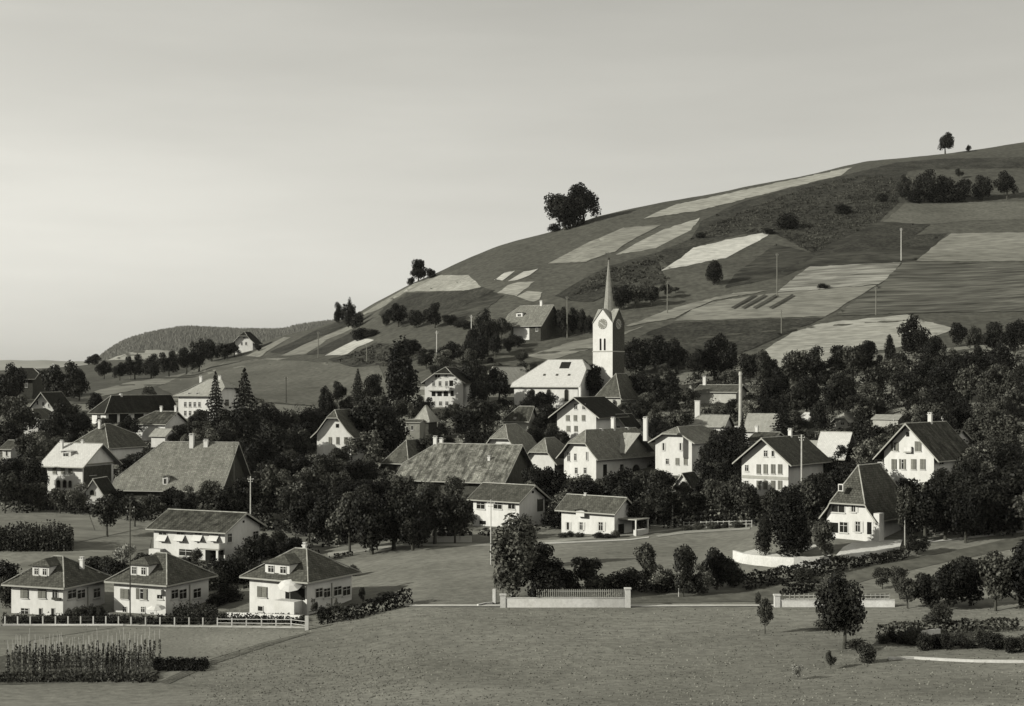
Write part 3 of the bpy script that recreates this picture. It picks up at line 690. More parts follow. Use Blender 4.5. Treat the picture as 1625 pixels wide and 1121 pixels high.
    def balcony(s, face, x0, x1, yr, yf, dep=1.2, mat='white_paint', solid=True, posts=True):
        A = s.on(face, x0, yf); B = s.on(face, x1, yf); R = s.on(face, (x0+x1)/2, yr); zf = min(A[2], B[2]); hr = max(.7, R[2]-zf)
        w = abs(B[0]-A[0]) if face == 'f' else abs(B[1]-A[1]); c = ((A[0]+B[0])/2, 0, zf) if face == 'f' else (0, (A[1]+B[1])/2, zf)
        rz = 0 if face == 'f' else math.pi/2*s.sg
        bm = bmesh.new(); box(bm, -w/2, w/2, -dep, -.003, -.15, 0)
        b = bm_obj('balcony', bm, 'trim', s.root, c, (0, 0, rz)); bm = bmesh.new()
        box(bm, -w/2, w/2, -dep-.02, -dep+.04, hr-.1, hr)
        if solid: box(bm, -w/2+.05, w/2-.05, -dep, -dep+.03, .05, hr-.102)
        else:
            n = int(w/.25)
            for i in range(n+1): xx = -w/2+.03+(w-.06)*i/n; box(bm, xx-.02, xx+.02, -dep, -dep+.03, .002, hr-.102)
        for q in (-1, 1): box(bm, q*w/2-.03, q*w/2+.03, -dep+.042, -.01, hr-.1, hr); box(bm, q*w/2-.03, q*w/2+.03, -dep+.042, -dep+.1, .002, hr-.102)
        if solid:
            for q in (-1, 1): box(bm, q*(w/2-.015)-.012, q*(w/2-.015)+.012, -dep+.102, -.01, .05, hr-.102)
        bm_obj('railing', bm, mat, b)
        return b
# ------------------------------------------------------------------ the buildings
G_V = 'white villas in the row by the garden fence'
# three white villas in front
h = House('villa', 'white villa with hipped roof and dormer, at the bean garden end of the row', 'bean garden villa', 100, 979, 18, 166, 38, 930, 885, 'x', hf=1, hb=1, sf=4.2, o=.85, flare=.25, roof='roof_villa', group=G_V)
h.row('f', [39, 67], 12, 935, 949, 's'); h.wins('f', [(83, 92, 935, 949)], 'w'); h.part_box('flower_box', 'f', 84, 97, 949, 951.5, .03, .3, 'timber_dark')
h.wins('f', [(33, 46, 965, 978)], 'w'); h.row('f', [64.5, 84], 6, 965, 977, 'w')
h.wins('s', [(107, 121, 934, 952), (122, 135, 934, 952)], 'w'); h.wins('s', [(148, 159, 932, 950)], 'w')
h.part_box('downpipe', 's', 138, 139.5, 932, 978, 0, .12, 'trim'); h.part_box('cornice', 'f', 18, 100, 930, 932, .003, .1, 'trim')
h.dormer(52, 77, 899, 916, rise=.75, nwin=2); h.chimney(124, 888, .6, off=.8)
h = House('villa', 'white villa between the other two, wires passing it on a slim pole', 'middle villa', 263, 977, 181, 331, 38, 926, 880, 'x', hf=1, hb=1, sf=4.2, o=.85, flare=.25, roof='roof_villa', group=G_V)
h.row('f', [198], 13, 935, 950, 's'); h.wins('f', [(222, 234, 935, 951)], 'u'); h.wins('f', [(249, 259, 935, 951)], 'w')
h.part_box('shutter_panel', 'f', 249, 259, 936, 943, .1, .45, 'white_paint')
h.row('f', [198, 227], 7, 963, 972, 'w')
h.wins('s', [(271, 283, 934, 952), (284, 296, 934, 952)], 'w'); h.wins('s', [(306, 319, 932, 951)], 'w'); h.wins('s', [(274, 288, 963, 976)], 'v')
h.part_box('downpipe', 's', 300, 301.5, 928, 978, 0, .12, 'trim')
h.dormer(206, 235, 897, 915, rise=.8, nwin=2)
h = House('villa', 'white villa with covered terrace and big parasol, at the meadow end of the row', 'parasol villa', 487, 977, 396, 558, 38, 921, 873, 'x', hf=1, hb=1, sf=4.4, o=.85, flare=.25, roof='roof_villa', group=G_V)
h.wins('f', [(409, 424, 932, 947)], 's'); h.wins('f', [(409, 418, 962, 970)], 'w')
h.wins('f', [(453, 484, 931, 950)], 'v'); h.part_box('lintel', 'f', 451, 486, 929, 931, .003, .12, 'trim')
h.wins('s', [(500, 512, 932, 950), (513, 524, 932, 950)], 'w'); h.wins('s', [(529, 542, 929, 947), (543, 556, 929, 947)], 'w'); h.part_box('basement_band', 's', 490, 556, 956, 972, .003, .05, 'plaster_grey')
h.part_box('downpipe', 's', 525.5, 527, 925, 976, 0, .12, 'trim')
h.dormer(421, 459, 895, 913, rise=.8, nwin=2); h.chimney(474, 866, .55, off=1.2)
h.part_box('terrace', 'f', 448, 480, 953, 976, .02, 1.6, 'plaster')
pt = h.on('f', 470, 952); par = empty('parasol', h.root.matrix_basis @ Vector((pt[0], -1.2, pt[2]))); props(par, 'large white parasol tilted over the villa terrace', 'parasol')
def parasol(root, r=1.5, hgt=2.3, tilt=.45):
    bm = bmesh.new(); tube(bm, (0, 0, 0), (0, 0, hgt), .035, .03, 6); bm_obj('pole', bm, 'pole_pale', root)
    bm = bmesh.new(); n = 8; R1 = [bm.verts.new((r*math.cos(i*2*math.pi/n), r*math.sin(i*2*math.pi/n), -.45)) for i in range(n)]; R2 = [bm.verts.new((r*.5*math.cos(i*2*math.pi/n), r*.5*math.sin(i*2*math.pi/n), -.12)) for i in range(n)]; c = bm.verts.new((0, 0, 0))
    for i in range(n):
        k = (i+1) % n; bm.faces.new((R1[i], R1[k], R2[k], R2[i])); bm.faces.new((R2[i], R2[k], c))
    o = bm_obj('canopy', bm, 'cloth', root, (0, 0, hgt), (tilt, 0, 0)); sm = o.modifiers.new('s', 'SOLIDIFY'); sm.thickness = .03
parasol(par)
par2 = empty('parasol', at(248, 984)); props(par2, 'low white parasol before the middle villa, frilled top with dark shade', 'parasol'); parasol(par2, 1.2, 1.9, .1)

# second row
h = House('house', 'long white house with brown tiled roof, four propped awnings and a corner balcony', 'awning house', 357, 893, 244, 412, 36, 842, 813, 'x', o=.9, og=.8, roof='roof_brown')
for x0, x1 in ((252, 265), (280, 293), (308, 321), (334, 347)):
    h.wins('f', [(x0, x1, 844.5, 858)], 'w')
    A = h.on('f', x0-1, 849); B = h.on('f', x1+1, 849); bm = bmesh.new(); w = B[0]-A[0]
    for p in (((0, -.06, .0), (w, -.06, .0), (w, -.75, -.85), (0, -.75, -.85)),):
        poly(bm, [(A[0]+q[0], q[1], A[2]+q[2]) for q in p])
    o = bm_obj('awning', bm, 'cloth', h.root); sm = o.modifiers.new('s', 'SOLIDIFY'); sm.thickness = .04
h.balcony('f', 326, 357, 861, 869, 1.5, solid=True); h.wins('f', [(326, 355, 873, 890)], 'v')
h.part_box('porch_pillar', 'f', 352, 355, 871, 892, 1.2, 1.45, 'plaster'); h.part_box('annexe', 'f', 244, 262, 871, 893, .01, 1.2, 'plaster')
h.wins('f', [(284, 306, 872, 882)], 'w'); h.wins('s', [(361, 368, 846, 862)], 'w'); h.wins('s', [(401, 410, 842, 857)], 'w'); h.wins('s', [(385, 388, 826, 830)], 'v')
h = House('house', 'small white house with low grey roof behind the tall airy garden tree', 'low grey house', 824, 838, 751, 864, 36, 794, 770, 'x', o=.8, og=.7, roof='roof_grey')
h.wins('f', [(756, 770, 797, 808)], 'w'); h.wins('f', [(783, 797, 797, 808)], 'w'); h.wins('f', [(806, 818, 797, 808)], 'w'); h.wins('f', [(761, 771, 827, 832)], 'v'); h.wins('s', [(844, 847, 779, 783)], 'v'); h.wins('s', [(853, 861, 792, 812)], 'd')
h = House('house', 'white cottage with mossy roof, half open gate and covered side porch on the lane', 'porch cottage', 975, 850, 891, 1003, 34, 811, 789, 'x', o=.8, og=.7, roof='roof_mid')
h.wins('f', [(897, 906, 829, 841)], 'o', 'white_paint'); h.wins('f', [(917, 928, 829, 841)], 'o', 'white_paint'); h.wins('f', [(946, 961, 829, 842)], 'o', 'white_paint')
h.dormer(914, 927, 810.5, 814, rise=.1, nwin=1, hipf=0, win=False); h.chimney(929, 785, .5)
A = h.on('s', 985, 832); bm = bmesh.new(); box(bm, .02, 3.4, 1.0, 4.6, A[2]+.8, A[2]+.95); pr = bm_obj('porch_roof', bm, 'trim', h.root)
for (px_, py_) in ((3.2, 1.1), (3.2, 4.4)):
    bm = bmesh.new(); box(bm, px_-.1, px_+.1, py_-.1, py_+.1, -.5, A[2]+.8); bm_obj('porch_post', bm, 'white_paint', h.root)
bm = bmesh.new(); box(bm, 2.6, 3.35, 1.3, 4.3, -.5, .9); bm_obj('porch_wall', bm, 'plaster', h.root); h.wins('s', [(981, 990, 831, 848)], 'v')

# big gable house with terraces at the lower lane
h = House('house', 'steep roofed white villa with timber gable, dormer and white terraces', 'steep roofed villa', 1386, 861, 1312, 1432, 27, 822, 741, 'y', hf=.62, sf=3.2, o=.75, flare=.35, roof='roof_grey', L=11)
h.wins('f', [(1320, 1341, 796, 813)], 'w'); h.wins('f', [(1347, 1362, 797, 813)], 'o', 'white_paint')
h.wins('f', [(1318, 1330, 830, 845)], 'v'); h.wins('f', [(1332, 1346, 829, 845)], 'w'); h.wins('f', [(1353, 1370, 828, 844)], 'o', 'white_paint')
h.part_box('bay', 'f', 1389, 1398, 815, 860, -.9, .5, 'plaster'); h.wins('f', [(1376, 1383, 829, 848)], 'v')
h.part_box('gable_window', 'f', 1335, 1343, 768, 779, .6, .9, 'white_paint'); h.part_box('gable_pane', 'f', 1336.5, 1341.5, 769.5, 777.5, .9, .95, 'glass')
h.chimney(1398, 738, .9); 
h = House('house', 'tall white gabled house with mossy brown roof and grey shutters, uphill beside the lane bend', 'mossy gable house', 1482, 770, 1403, 1512, 26, 719, 674, 'y', o=1.4, og=1.2, roof='roof_brown', L=12.5)
h.wins('f', [(1418, 1426, 702, 716)], 'u'); h.wins('f', [(1452, 1462, 701, 716)], 's'); h.wins('f', [(1438, 1443, 686, 693)], 'v')
h.row('f', [1419, 1450, 1464.5], 8, 729, 745, 's'); h.row('f', [1434], 7, 729, 745, 'u'); h.chimney(1476, 657, .8); h.row('s', [1494], 7, 722, 738, 'w')
h.balcony('f', 1436, 1448, 709, 717, .5, 'plaster')
h = House('house', 'small pale roofed outbuilding peeping out behind the mossy gable house', 'pale outbuilding', 1512, 712, 1499, 1522, 30, 698, 682, 'x', W=7, L=6, o=.5, roof='roof_light')
h.chimney(1496, 664, .7)
h = House('house', 'white house with broad grey gable roof and a band of four shuttered windows', 'four shutter house', 1251, 786, 1177, 1288, 27, 731, 697, 'y', o=1.2, og=1.3, roof='roof_mid', L=14)
h.row('f', [1204, 1215, 1227, 1238], 6.5, 737, 752, 's'); h.row('f', [1204, 1215, 1227, 1238], 6.5, 763, 777, 's'); h.row('f', [1185], 6, 738, 748, 'w'); h.row('f', [1185], 6, 763, 773, 'w')
h.wins('f', [(1212, 1218, 715, 725), (1224, 1229, 715, 725)], 'w'); h.part_box('string_course', 'f', 1178, 1251, 757.5, 758.8, .003, .08, 'trim'); h.chimney(1254, 682, .8)
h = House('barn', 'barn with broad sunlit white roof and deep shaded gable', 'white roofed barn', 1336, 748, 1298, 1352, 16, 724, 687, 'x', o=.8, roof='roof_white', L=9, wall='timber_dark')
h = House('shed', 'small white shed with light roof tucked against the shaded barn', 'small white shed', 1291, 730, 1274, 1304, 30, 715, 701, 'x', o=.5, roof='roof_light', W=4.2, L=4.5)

# centre
h = House('farmhouse', 'large white farmhouse with half hipped gable and long arched arcade wing', 'arcade farmhouse', 946, 764, 895, 1046, 36, 722, 684, 'y', hf=.42, sf=3.2, o=1.2, flare=.15, roof='roof_pale', L=22, hb=.42, sb=3)
h.wins('f', [(900, 905, 718, 732)], 'w'); h.wins('f', [(929, 934, 717, 731)], 'o', 'white_paint'); h.wins('f', [(911, 915, 720, 731)], 'w'); h.wins('f', [(912, 917, 742, 752), (926, 931, 742, 752)], 'w')
h.wins('s', [(957, 963, 737, 757), (984, 989, 737, 757)], 'v'); h.wins('s', [(1003, 1015, 737, 757), (1026, 1037, 736, 756)], 'a')
h.chimney(954, 684, .8); h.chimney(973, 664, .95); h.chimney(995, 682, .85)
# cross gable on the shaded side
x = 0.0; yc = h.L*.62; hw = 4.6; bm = bmesh.new()
for p in ([(0.35, yc-hw, h.ze-1.2), (0.35, yc+hw, h.ze-1.2), (0.35, yc+hw, h.ze+.3), (.35, yc, h.ze+3.6), (.35, yc-hw, h.ze+.3)],): poly(bm, p)
r = bmesh.ops.extrude_face_region(bm, geom=list(bm.faces)); 
for v in r['geom']:
    if isinstance(v, bmesh.types.BMVert): v.co.x -= 3
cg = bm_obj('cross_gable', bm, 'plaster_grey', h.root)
T4 = Matrix.Translation((0, yc, 0)) @ Matrix(((0, -1, 0, 0), (1, 0, 0, 0), (0, 0, 1, 0), (0, 0, 0, 1)))
mesh_obj('gable_roof', roof_mesh(roof_polys(hw+.9, -1.6, 5.5, h.ze-.1, h.ze+3.9, 0, 0, 0, 0), T4, mat='roof_light', ze=h.ze, zr=h.ze+3.9), cg)
h = House('house', 'tall white house with small half hip and dark flank above the orchard', 'tall hip house', 1098, 756, 1040, 1152, 26, 700, 679, 'y', hf=.40, sf=3.0, o=1.1, flare=.1, roof='roof_pale', L=15)
h.wins('f', [(1050, 1056, 703, 715)], 'o', 'white_paint'); h.wins('f', [(1077, 1083, 703, 715)], 'o', 'white_paint'); h.row('f', [1075, 1088], 5.5, 727, 738, 's'); h.row('f', [1059], 5.5, 728, 737, 'w'); h.chimney(1042, 664, 1.0, off=-2.5)
h = House('shed', 'little white garden shed with steep roof beneath the tall half hip house', 'little garden shed', 1096, 784, 1071, 1103, 24, 772, 753, 'y', o=.4, roof='roof_brown', L=5, below=2)
h.wins('f', [(1080, 1086, 772, 782)], 'd')
h = House('house', 'white gabled house with broad eaves and rows of shutters downhill of the church', 'broad eaved house', 946, 702, 884, 975, 26, 657, 632, 'y', o=1.6, og=1.6, roof='roof_dark', L=14)
h.wins('f', [(911, 916, 641, 650), (924, 929, 641, 650)], 'w'); h.row('f', [901, 913, 926], 5.5, 659, 668, 's'); h.row('f', [902, 914], 5.5, 676, 685, 's'); h.chimney(1012, 652, 1.0, off=2)
h = House('house', 'house with low pale gable beside the broad eaved house chimneys', 'pale gable house', 994, 690, 965, 1020, 24, 678, 659, 'y', o=.9, roof='roof_dark', L=8); h.wins('f', [(979, 984, 676, 682)], 'w'); h.chimney(958, 667, .8, off=-2.4)
h = House('house', 'dark house with steep grey hip standing close under the church tower', 'grey hip house', 985, 655, 948, 1010, 30, 628, 594, 'y', hf=.9, sf=4.5, o=.8, roof='roof_mid', L=13, wall='plaster_aged'); h.chimney(940, 614, .8, off=-3.8); h.wins('f', [(958, 963, 634, 642), (972, 977, 634, 642)], 'w')
h = House('house', 'white house whose bright half hip shows above the brown barn roof', 'bright hip house', 822, 735, 768, 850, 24, 716, 675, 'y', hf=.42, sf=3.6, o=1.1, flare=.12, roof='roof_light', L=11)
h.roof.data.materials[0] = MATS['roof_pale']; h.wins('f', [(780, 787, 704, 713), (796, 803, 704, 713)], 'w')
h = House('house', 'small white house with bright half hip behind the round garden tree', 'small hip house', 880, 755, 834, 905, 24, 731, 697, 'y', hf=.5, sf=3.4, o=.9, flare=.12, roof='roof_pale', L=10)
h = House('house', 'mossy roofed house with one white chimney between dark trees below the church', 'mossy chimney house', 838, 690, 800, 850, 30, 664, 646, 'x', hf=1, sf=4, hb=0, o=.7, roof='roof_brown', wall='plaster_aged'); h.chimney(824, 664, .8, off=-2)
h = House('farmhouse', 'very large farmhouse roof of weathered mottled brown tiles with low eaves', 'mottled barn', 796, 790, 636, 822, 24, 762, 706, 'x', hf=.55, sf=5.2, hb=.0, o=1.1, flare=.1, roof='roof_brown', wall='timber_dark', L=15)
h.roof.data.materials[0] = MATS['roof_mid']; MATS['roof_mottled'] = M_tiles('roof_mottled', 0.17, 0.55); h.roof.data.materials[0] = MATS['roof_mottled']; h.chimney(691, 694, .9); h.chimney(699, 697, .8, off=.4); h.chimney(788, 724, .6, off=-3.5)
h = House('barn', 'narrow grey roofed barn leaning in behind the mottled barn', 'narrow grey barn', 652, 752, 608, 664, 32, 738, 700, 'y', hf=.8, sf=4.5, o=.8, roof='roof_mid', L=12, wall='timber_dark')
h = House('shed', 'long low open shed with thin pale eaves behind the low grey house', 'low open shed', 815, 765, 785, 845, 20, 751, 742, 'x', o=.6, roof='roof_dark', wall='timber_grey', L=6)
h = House('house', 'tall white house with galleries and small half hip, highest above the brown barn', 'gallery house', 735, 648, 674, 752, 16, 606, 584, 'y', hf=.38, sf=2.6, o=1.0, roof='roof_dark', L=13)
h.wins('f', [(690, 699, 592, 600), (705, 710, 593, 599)], 'w'); h.row('f', [688, 698, 708.5], 4.5, 605, 613, 'w'); h.wins('f', [(713, 719, 604, 613)], 'v')
h.balcony('f', 681, 716, 615, 620, 1.0, 'plaster'); h.wins('f', [(685, 691, 621, 629), (694, 701, 621, 629), (704, 711, 621, 629), (715, 720, 620, 629)], 'v'); h.row('f', [688, 699, 709], 5, 637, 644, 'w')
A = h.on('f', 674, 640)
for zz in (h.on('f', 674, 618)[2], h.on('f', 674, 632)[2]):
    bm = bmesh.new(); box(bm, h.x0-2.2, h.x0-.02, .2, 4, zz-.12, zz); box(bm, h.x0-2.2, h.x0-2.1, .2, 4, zz+.002, zz+.8); box(bm, h.x0-2.1, h.x0-.02, .2, .3, zz+.002, zz+.8); bm_obj('gallery', bm, 'trim', h.root)
h = House('barn', 'dark gabled barn with sunlit roof strip uphill from the gallery house', 'sunlit strip barn', 802, 626, 768, 822, 58, 607, 583, 'y', o=.9, roof='roof_light', L=9, W=11, wall='timber_dark'); 
h = House('pavilion', 'little garden pavilion with pale pointed roof below the gallery house', 'pointed pavilion', 680, 690, 659, 692, 24, 665, 645, 'y', hf=1, sf=2.6, hb=1, sb=2.6, o=.5, roof='roof_light', L=5.2, wall='timber_dark')
h = House('house', 'small grey walled house with flat terrace joined to the pointed pavilion', 'grey terrace house', 666, 700, 636, 680, 16, 671, 667, 'x', o=.25, roof='roof_mid', wall='plaster_grey', L=5); h.wins('f', [(644, 648, 677, 686), (652, 656, 675, 683)], 'w')
h = House('house', 'white chalet with rounded gable and bright roof edge among the dark garden trees', 'rounded gable chalet', 557, 738, 503, 575, 22, 690, 652, 'y', hf=.25, sf=1.6, o=1.1, flare=.3, roof='roof_mid', L=10)
h.row('f', [524, 536, 548.5], 4.8, 694, 705, 's'); h.row('f', [524, 537], 4.5, 719, 730, 's'); h.wins('f', [(533, 538, 673, 679)], 'v')
# church
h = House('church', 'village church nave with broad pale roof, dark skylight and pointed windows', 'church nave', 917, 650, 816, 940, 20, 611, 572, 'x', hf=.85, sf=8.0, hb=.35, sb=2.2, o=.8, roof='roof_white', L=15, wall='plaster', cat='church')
h.wins('f', [(896, 902, 618, 637), (868, 874, 618, 637), (842, 848, 618, 637)], 'a'); h.skylight(889, 905, 575, 585)
for x_ in (864, 884, 903): h.skylight(x_-2, x_+2, 594, 596.5, 'metal_dark')

# farmhouses to the west
h = House('farmhouse', 'great farmhouse with vast smooth grey roof, two chimneys on the ridge', 'great farmhouse', 346, 797, 188, 372, 22, 774, 703, 'x', hf=.75, sf=7.0, hb=0, o=1.1, og=1.2, flare=.12, roof='roof_pale', wall='timber_dark', L=15)
h.chimney(307, 690, 1.0, off=-.8); h.chimney(329, 699, 1.0, off=-.6); h.dormer(258, 266, 757, 771, rise=.1, hipf=0, nwin=1)
h = House('house', 'white villa with pale roof, arched loggia and dark timber gable', 'loggia villa', 131, 788, 75, 180, 38, 735, 705, 'x', hf=0, o=1.3, og=1.2, roof='roof_white', hb=0)
h.wins('f', [(84, 90, 742, 752), (97, 103, 742, 752), (109, 115, 742, 752)], 's'); h.wins('f', [(90, 96, 762, 774), (100, 106, 762, 774), (109, 114, 763, 774)], 'a'); h.balcony('f', 88, 116, 776, 783, 1.2); h.dormer(97, 112, 717, 726, rise=.1, nwin=1, hipf=0); h.chimney(106, 700, .7, off=-1.5); h.chimney(131, 700, .6)
h.part_box('timber_gable', 's', 133, 176, 737, 775, .01, .12, 'timber_dark'); h.wins('s', [(141, 152, 741, 755)], 'w'); h.part_box('timber_beam', 's', 131, 180, 735, 737, .13, .3, 'timber_grey')
h = House('shed', 'small white gabled porch building before the loggia villa', 'small gabled porch', 163, 806, 136, 172, 24, 782, 762, 'y', o=.6, roof='roof_dark', L=5); h.wins('f', [(143, 150, 778, 786)], 'a')
h = House('house', 'house with steep plain grey hipped roof behind the loggia villa', 'plain hip house', 172, 735, 112, 200, 40, 708, 674, 'y', hf=1, sf=6, hb=.5, o=.8, roof='roof_mid', L=12)
h.wins('f', [(150, 156, 712, 720), (162, 168, 711, 719)], 'w'); h.chimney(158, 668, .7)
h = House('school', 'long low white school wing with dark roof and open arcade', 'school wing', 168, 675, 146, 284, 58, 652, 629, 'y', hf=1, sf=4.5, hb=0, o=.8, roof='roof_dark', L=22)
h.wins('s', [(172, 186, 656, 672), (190, 204, 656, 671), (213, 228, 655, 668)], 'v'); h.chimney(192, 626, .9); h.wins('f', [(154, 160, 659, 668)], 'w')
h = House('school', 'tall white schoolhouse with big pale hipped roof behind the spruces', 'tall schoolhouse', 342, 668, 283, 382, 30, 628, 603, 'x', hf=1, sf=6.5, hb=.45, sb=3, o=1.0, flare=.3, roof='roof_light', L=13)
for y0, y1 in ((638, 646), (652, 660)): h.row('f', [294, 301.5, 309, 316.5, 330], 4, y0, y1, 'w')
h.row('f', [300, 313], 3, 623, 626, 'w'); h.chimney(319, 598, .9); h.chimney(349, 597, .9); h.wins('s', [(357, 363, 634, 645)], 'w')
h = House('shed', 'low cottage with mossy valley roof among bushes by the school', 'valley cottage', 262, 700, 212, 290, 34, 672, 654, 'x', hf=.9, sf=4, hb=0, o=.7, roof='roof_brown', L=9); h.chimney(256, 646, .7); h.chimney(279, 645, .7)
h = House('shed', 'tiny bright roofed shed below the school wing', 'tiny bright shed', 262, 712, 240, 268, 30, 692, 682, 'x', o=.4, roof='roof_light', L=5)
h = House('house', 'small white gabled house high at the village edge by tall trees', 'edge house', 88, 666, 48, 105, 26, 650, 624, 'y', o=1.3, roof='roof_dark', L=10); h.wins('f', [(58, 61, 636, 643), (67, 70, 638, 645), (76, 78, 641, 646)], 'w')
h = House('house', 'white house with curved bright eaves half hidden in foliage', 'curved house', 60, 692, 38, 78, 26, 662, 650, 'y', hf=.4, sf=2, o=1.0, flare=.3, roof='roof_light', L=9); h.roof.data.materials[0] = MATS['roof_mid']; h.wins('f', [(47, 52, 671, 680)], 'w')
h = House('barn', 'dark old barn with sagging ridge on the crest of the village edge', 'dark ridge barn', 52, 634, 14, 95, 20, 600, 585, 'x', hf=0, hb=.5, sb=3, o=1, roof='roof_dark', wall='timber_dark', L=12); h.wins('f', [(40, 44, 605, 615)], 'w'); h.chimney(85, 578, .8)
h = House('house', 'narrow white house wall showing at the village edge', 'narrow white house', 17, 734, 4, 30, 30, 712, 700, 'x', hf=0, o=.6, roof='roof_grey', L=7); h.wins('f', [(9, 12, 716, 724)], 'w')
# up the hill
h = House('farmhouse', 'hillside farmhouse with grey roof, dormer and dark gable above the church', 'hillside farmhouse', 858, 542, 801, 882, 32, 514, 486, 'x', hf=.4, sf=3, hb=0, o=1.0, roof='roof_pale', L=14, wall='timber_dark')
h.part_box('render_panel', 'f', 815, 840, 516, 540, .003, .05, 'plaster')
h.wins('f', [(817, 822, 518, 525), (828, 832, 518, 525), (850, 854, 518, 526)], 'w'); h.dormer(819, 829, 497, 504, rise=.2, nwin=1, hipf=0); h.chimney(859, 478, 1.0)
h = House('chalet', 'lone chalet with dark gable on the saddle below the distant forest', 'lone chalet', 401, 556, 373, 410, 18, 542, 527, 'y', hf=.35, sf=2, o=1.3, roof='roof_dark', L=10, flare=.1); h.wins('f', [(382, 385, 543, 548), (389, 392, 543, 548)], 'w'); h.wins('f', [(386, 390, 534, 538)], 'w')
# factory roofs
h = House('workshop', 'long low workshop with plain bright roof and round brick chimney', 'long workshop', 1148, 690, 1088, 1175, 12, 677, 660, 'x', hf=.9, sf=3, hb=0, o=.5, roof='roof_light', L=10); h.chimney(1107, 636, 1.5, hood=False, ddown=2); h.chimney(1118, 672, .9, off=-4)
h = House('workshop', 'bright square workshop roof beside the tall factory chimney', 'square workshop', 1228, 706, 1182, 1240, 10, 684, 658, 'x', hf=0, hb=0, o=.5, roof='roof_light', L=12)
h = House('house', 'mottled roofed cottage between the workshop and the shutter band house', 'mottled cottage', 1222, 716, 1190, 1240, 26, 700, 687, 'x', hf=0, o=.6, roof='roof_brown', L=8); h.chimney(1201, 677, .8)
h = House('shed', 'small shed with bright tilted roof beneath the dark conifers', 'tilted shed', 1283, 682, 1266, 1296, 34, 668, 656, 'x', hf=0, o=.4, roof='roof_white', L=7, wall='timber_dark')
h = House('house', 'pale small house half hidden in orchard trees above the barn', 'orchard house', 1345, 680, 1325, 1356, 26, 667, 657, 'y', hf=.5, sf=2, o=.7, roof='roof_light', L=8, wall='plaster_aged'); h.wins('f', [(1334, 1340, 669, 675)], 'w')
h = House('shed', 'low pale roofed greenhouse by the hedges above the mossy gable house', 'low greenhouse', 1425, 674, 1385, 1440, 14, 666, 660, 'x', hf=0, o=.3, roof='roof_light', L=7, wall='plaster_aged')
h = House('house', 'distant house with tall white chimney under big orchard crowns', 'orchard chimney house', 1168, 640, 1105, 1185, 18, 622, 612, 'x', hf=0, o=.6, roof='roof_mid', L=9, wall='plaster_aged'); h.chimney(1118, 598, 1.0)
h = House('pavilion', 'tiny pavilion with pale pyramid roof between orchard trees', 'tiny pavilion', 1098, 632, 1086, 1103, 24, 624, 613, 'y', hf=1, sf=2, hb=1, sb=2, o=.4, roof='roof_light', L=3)

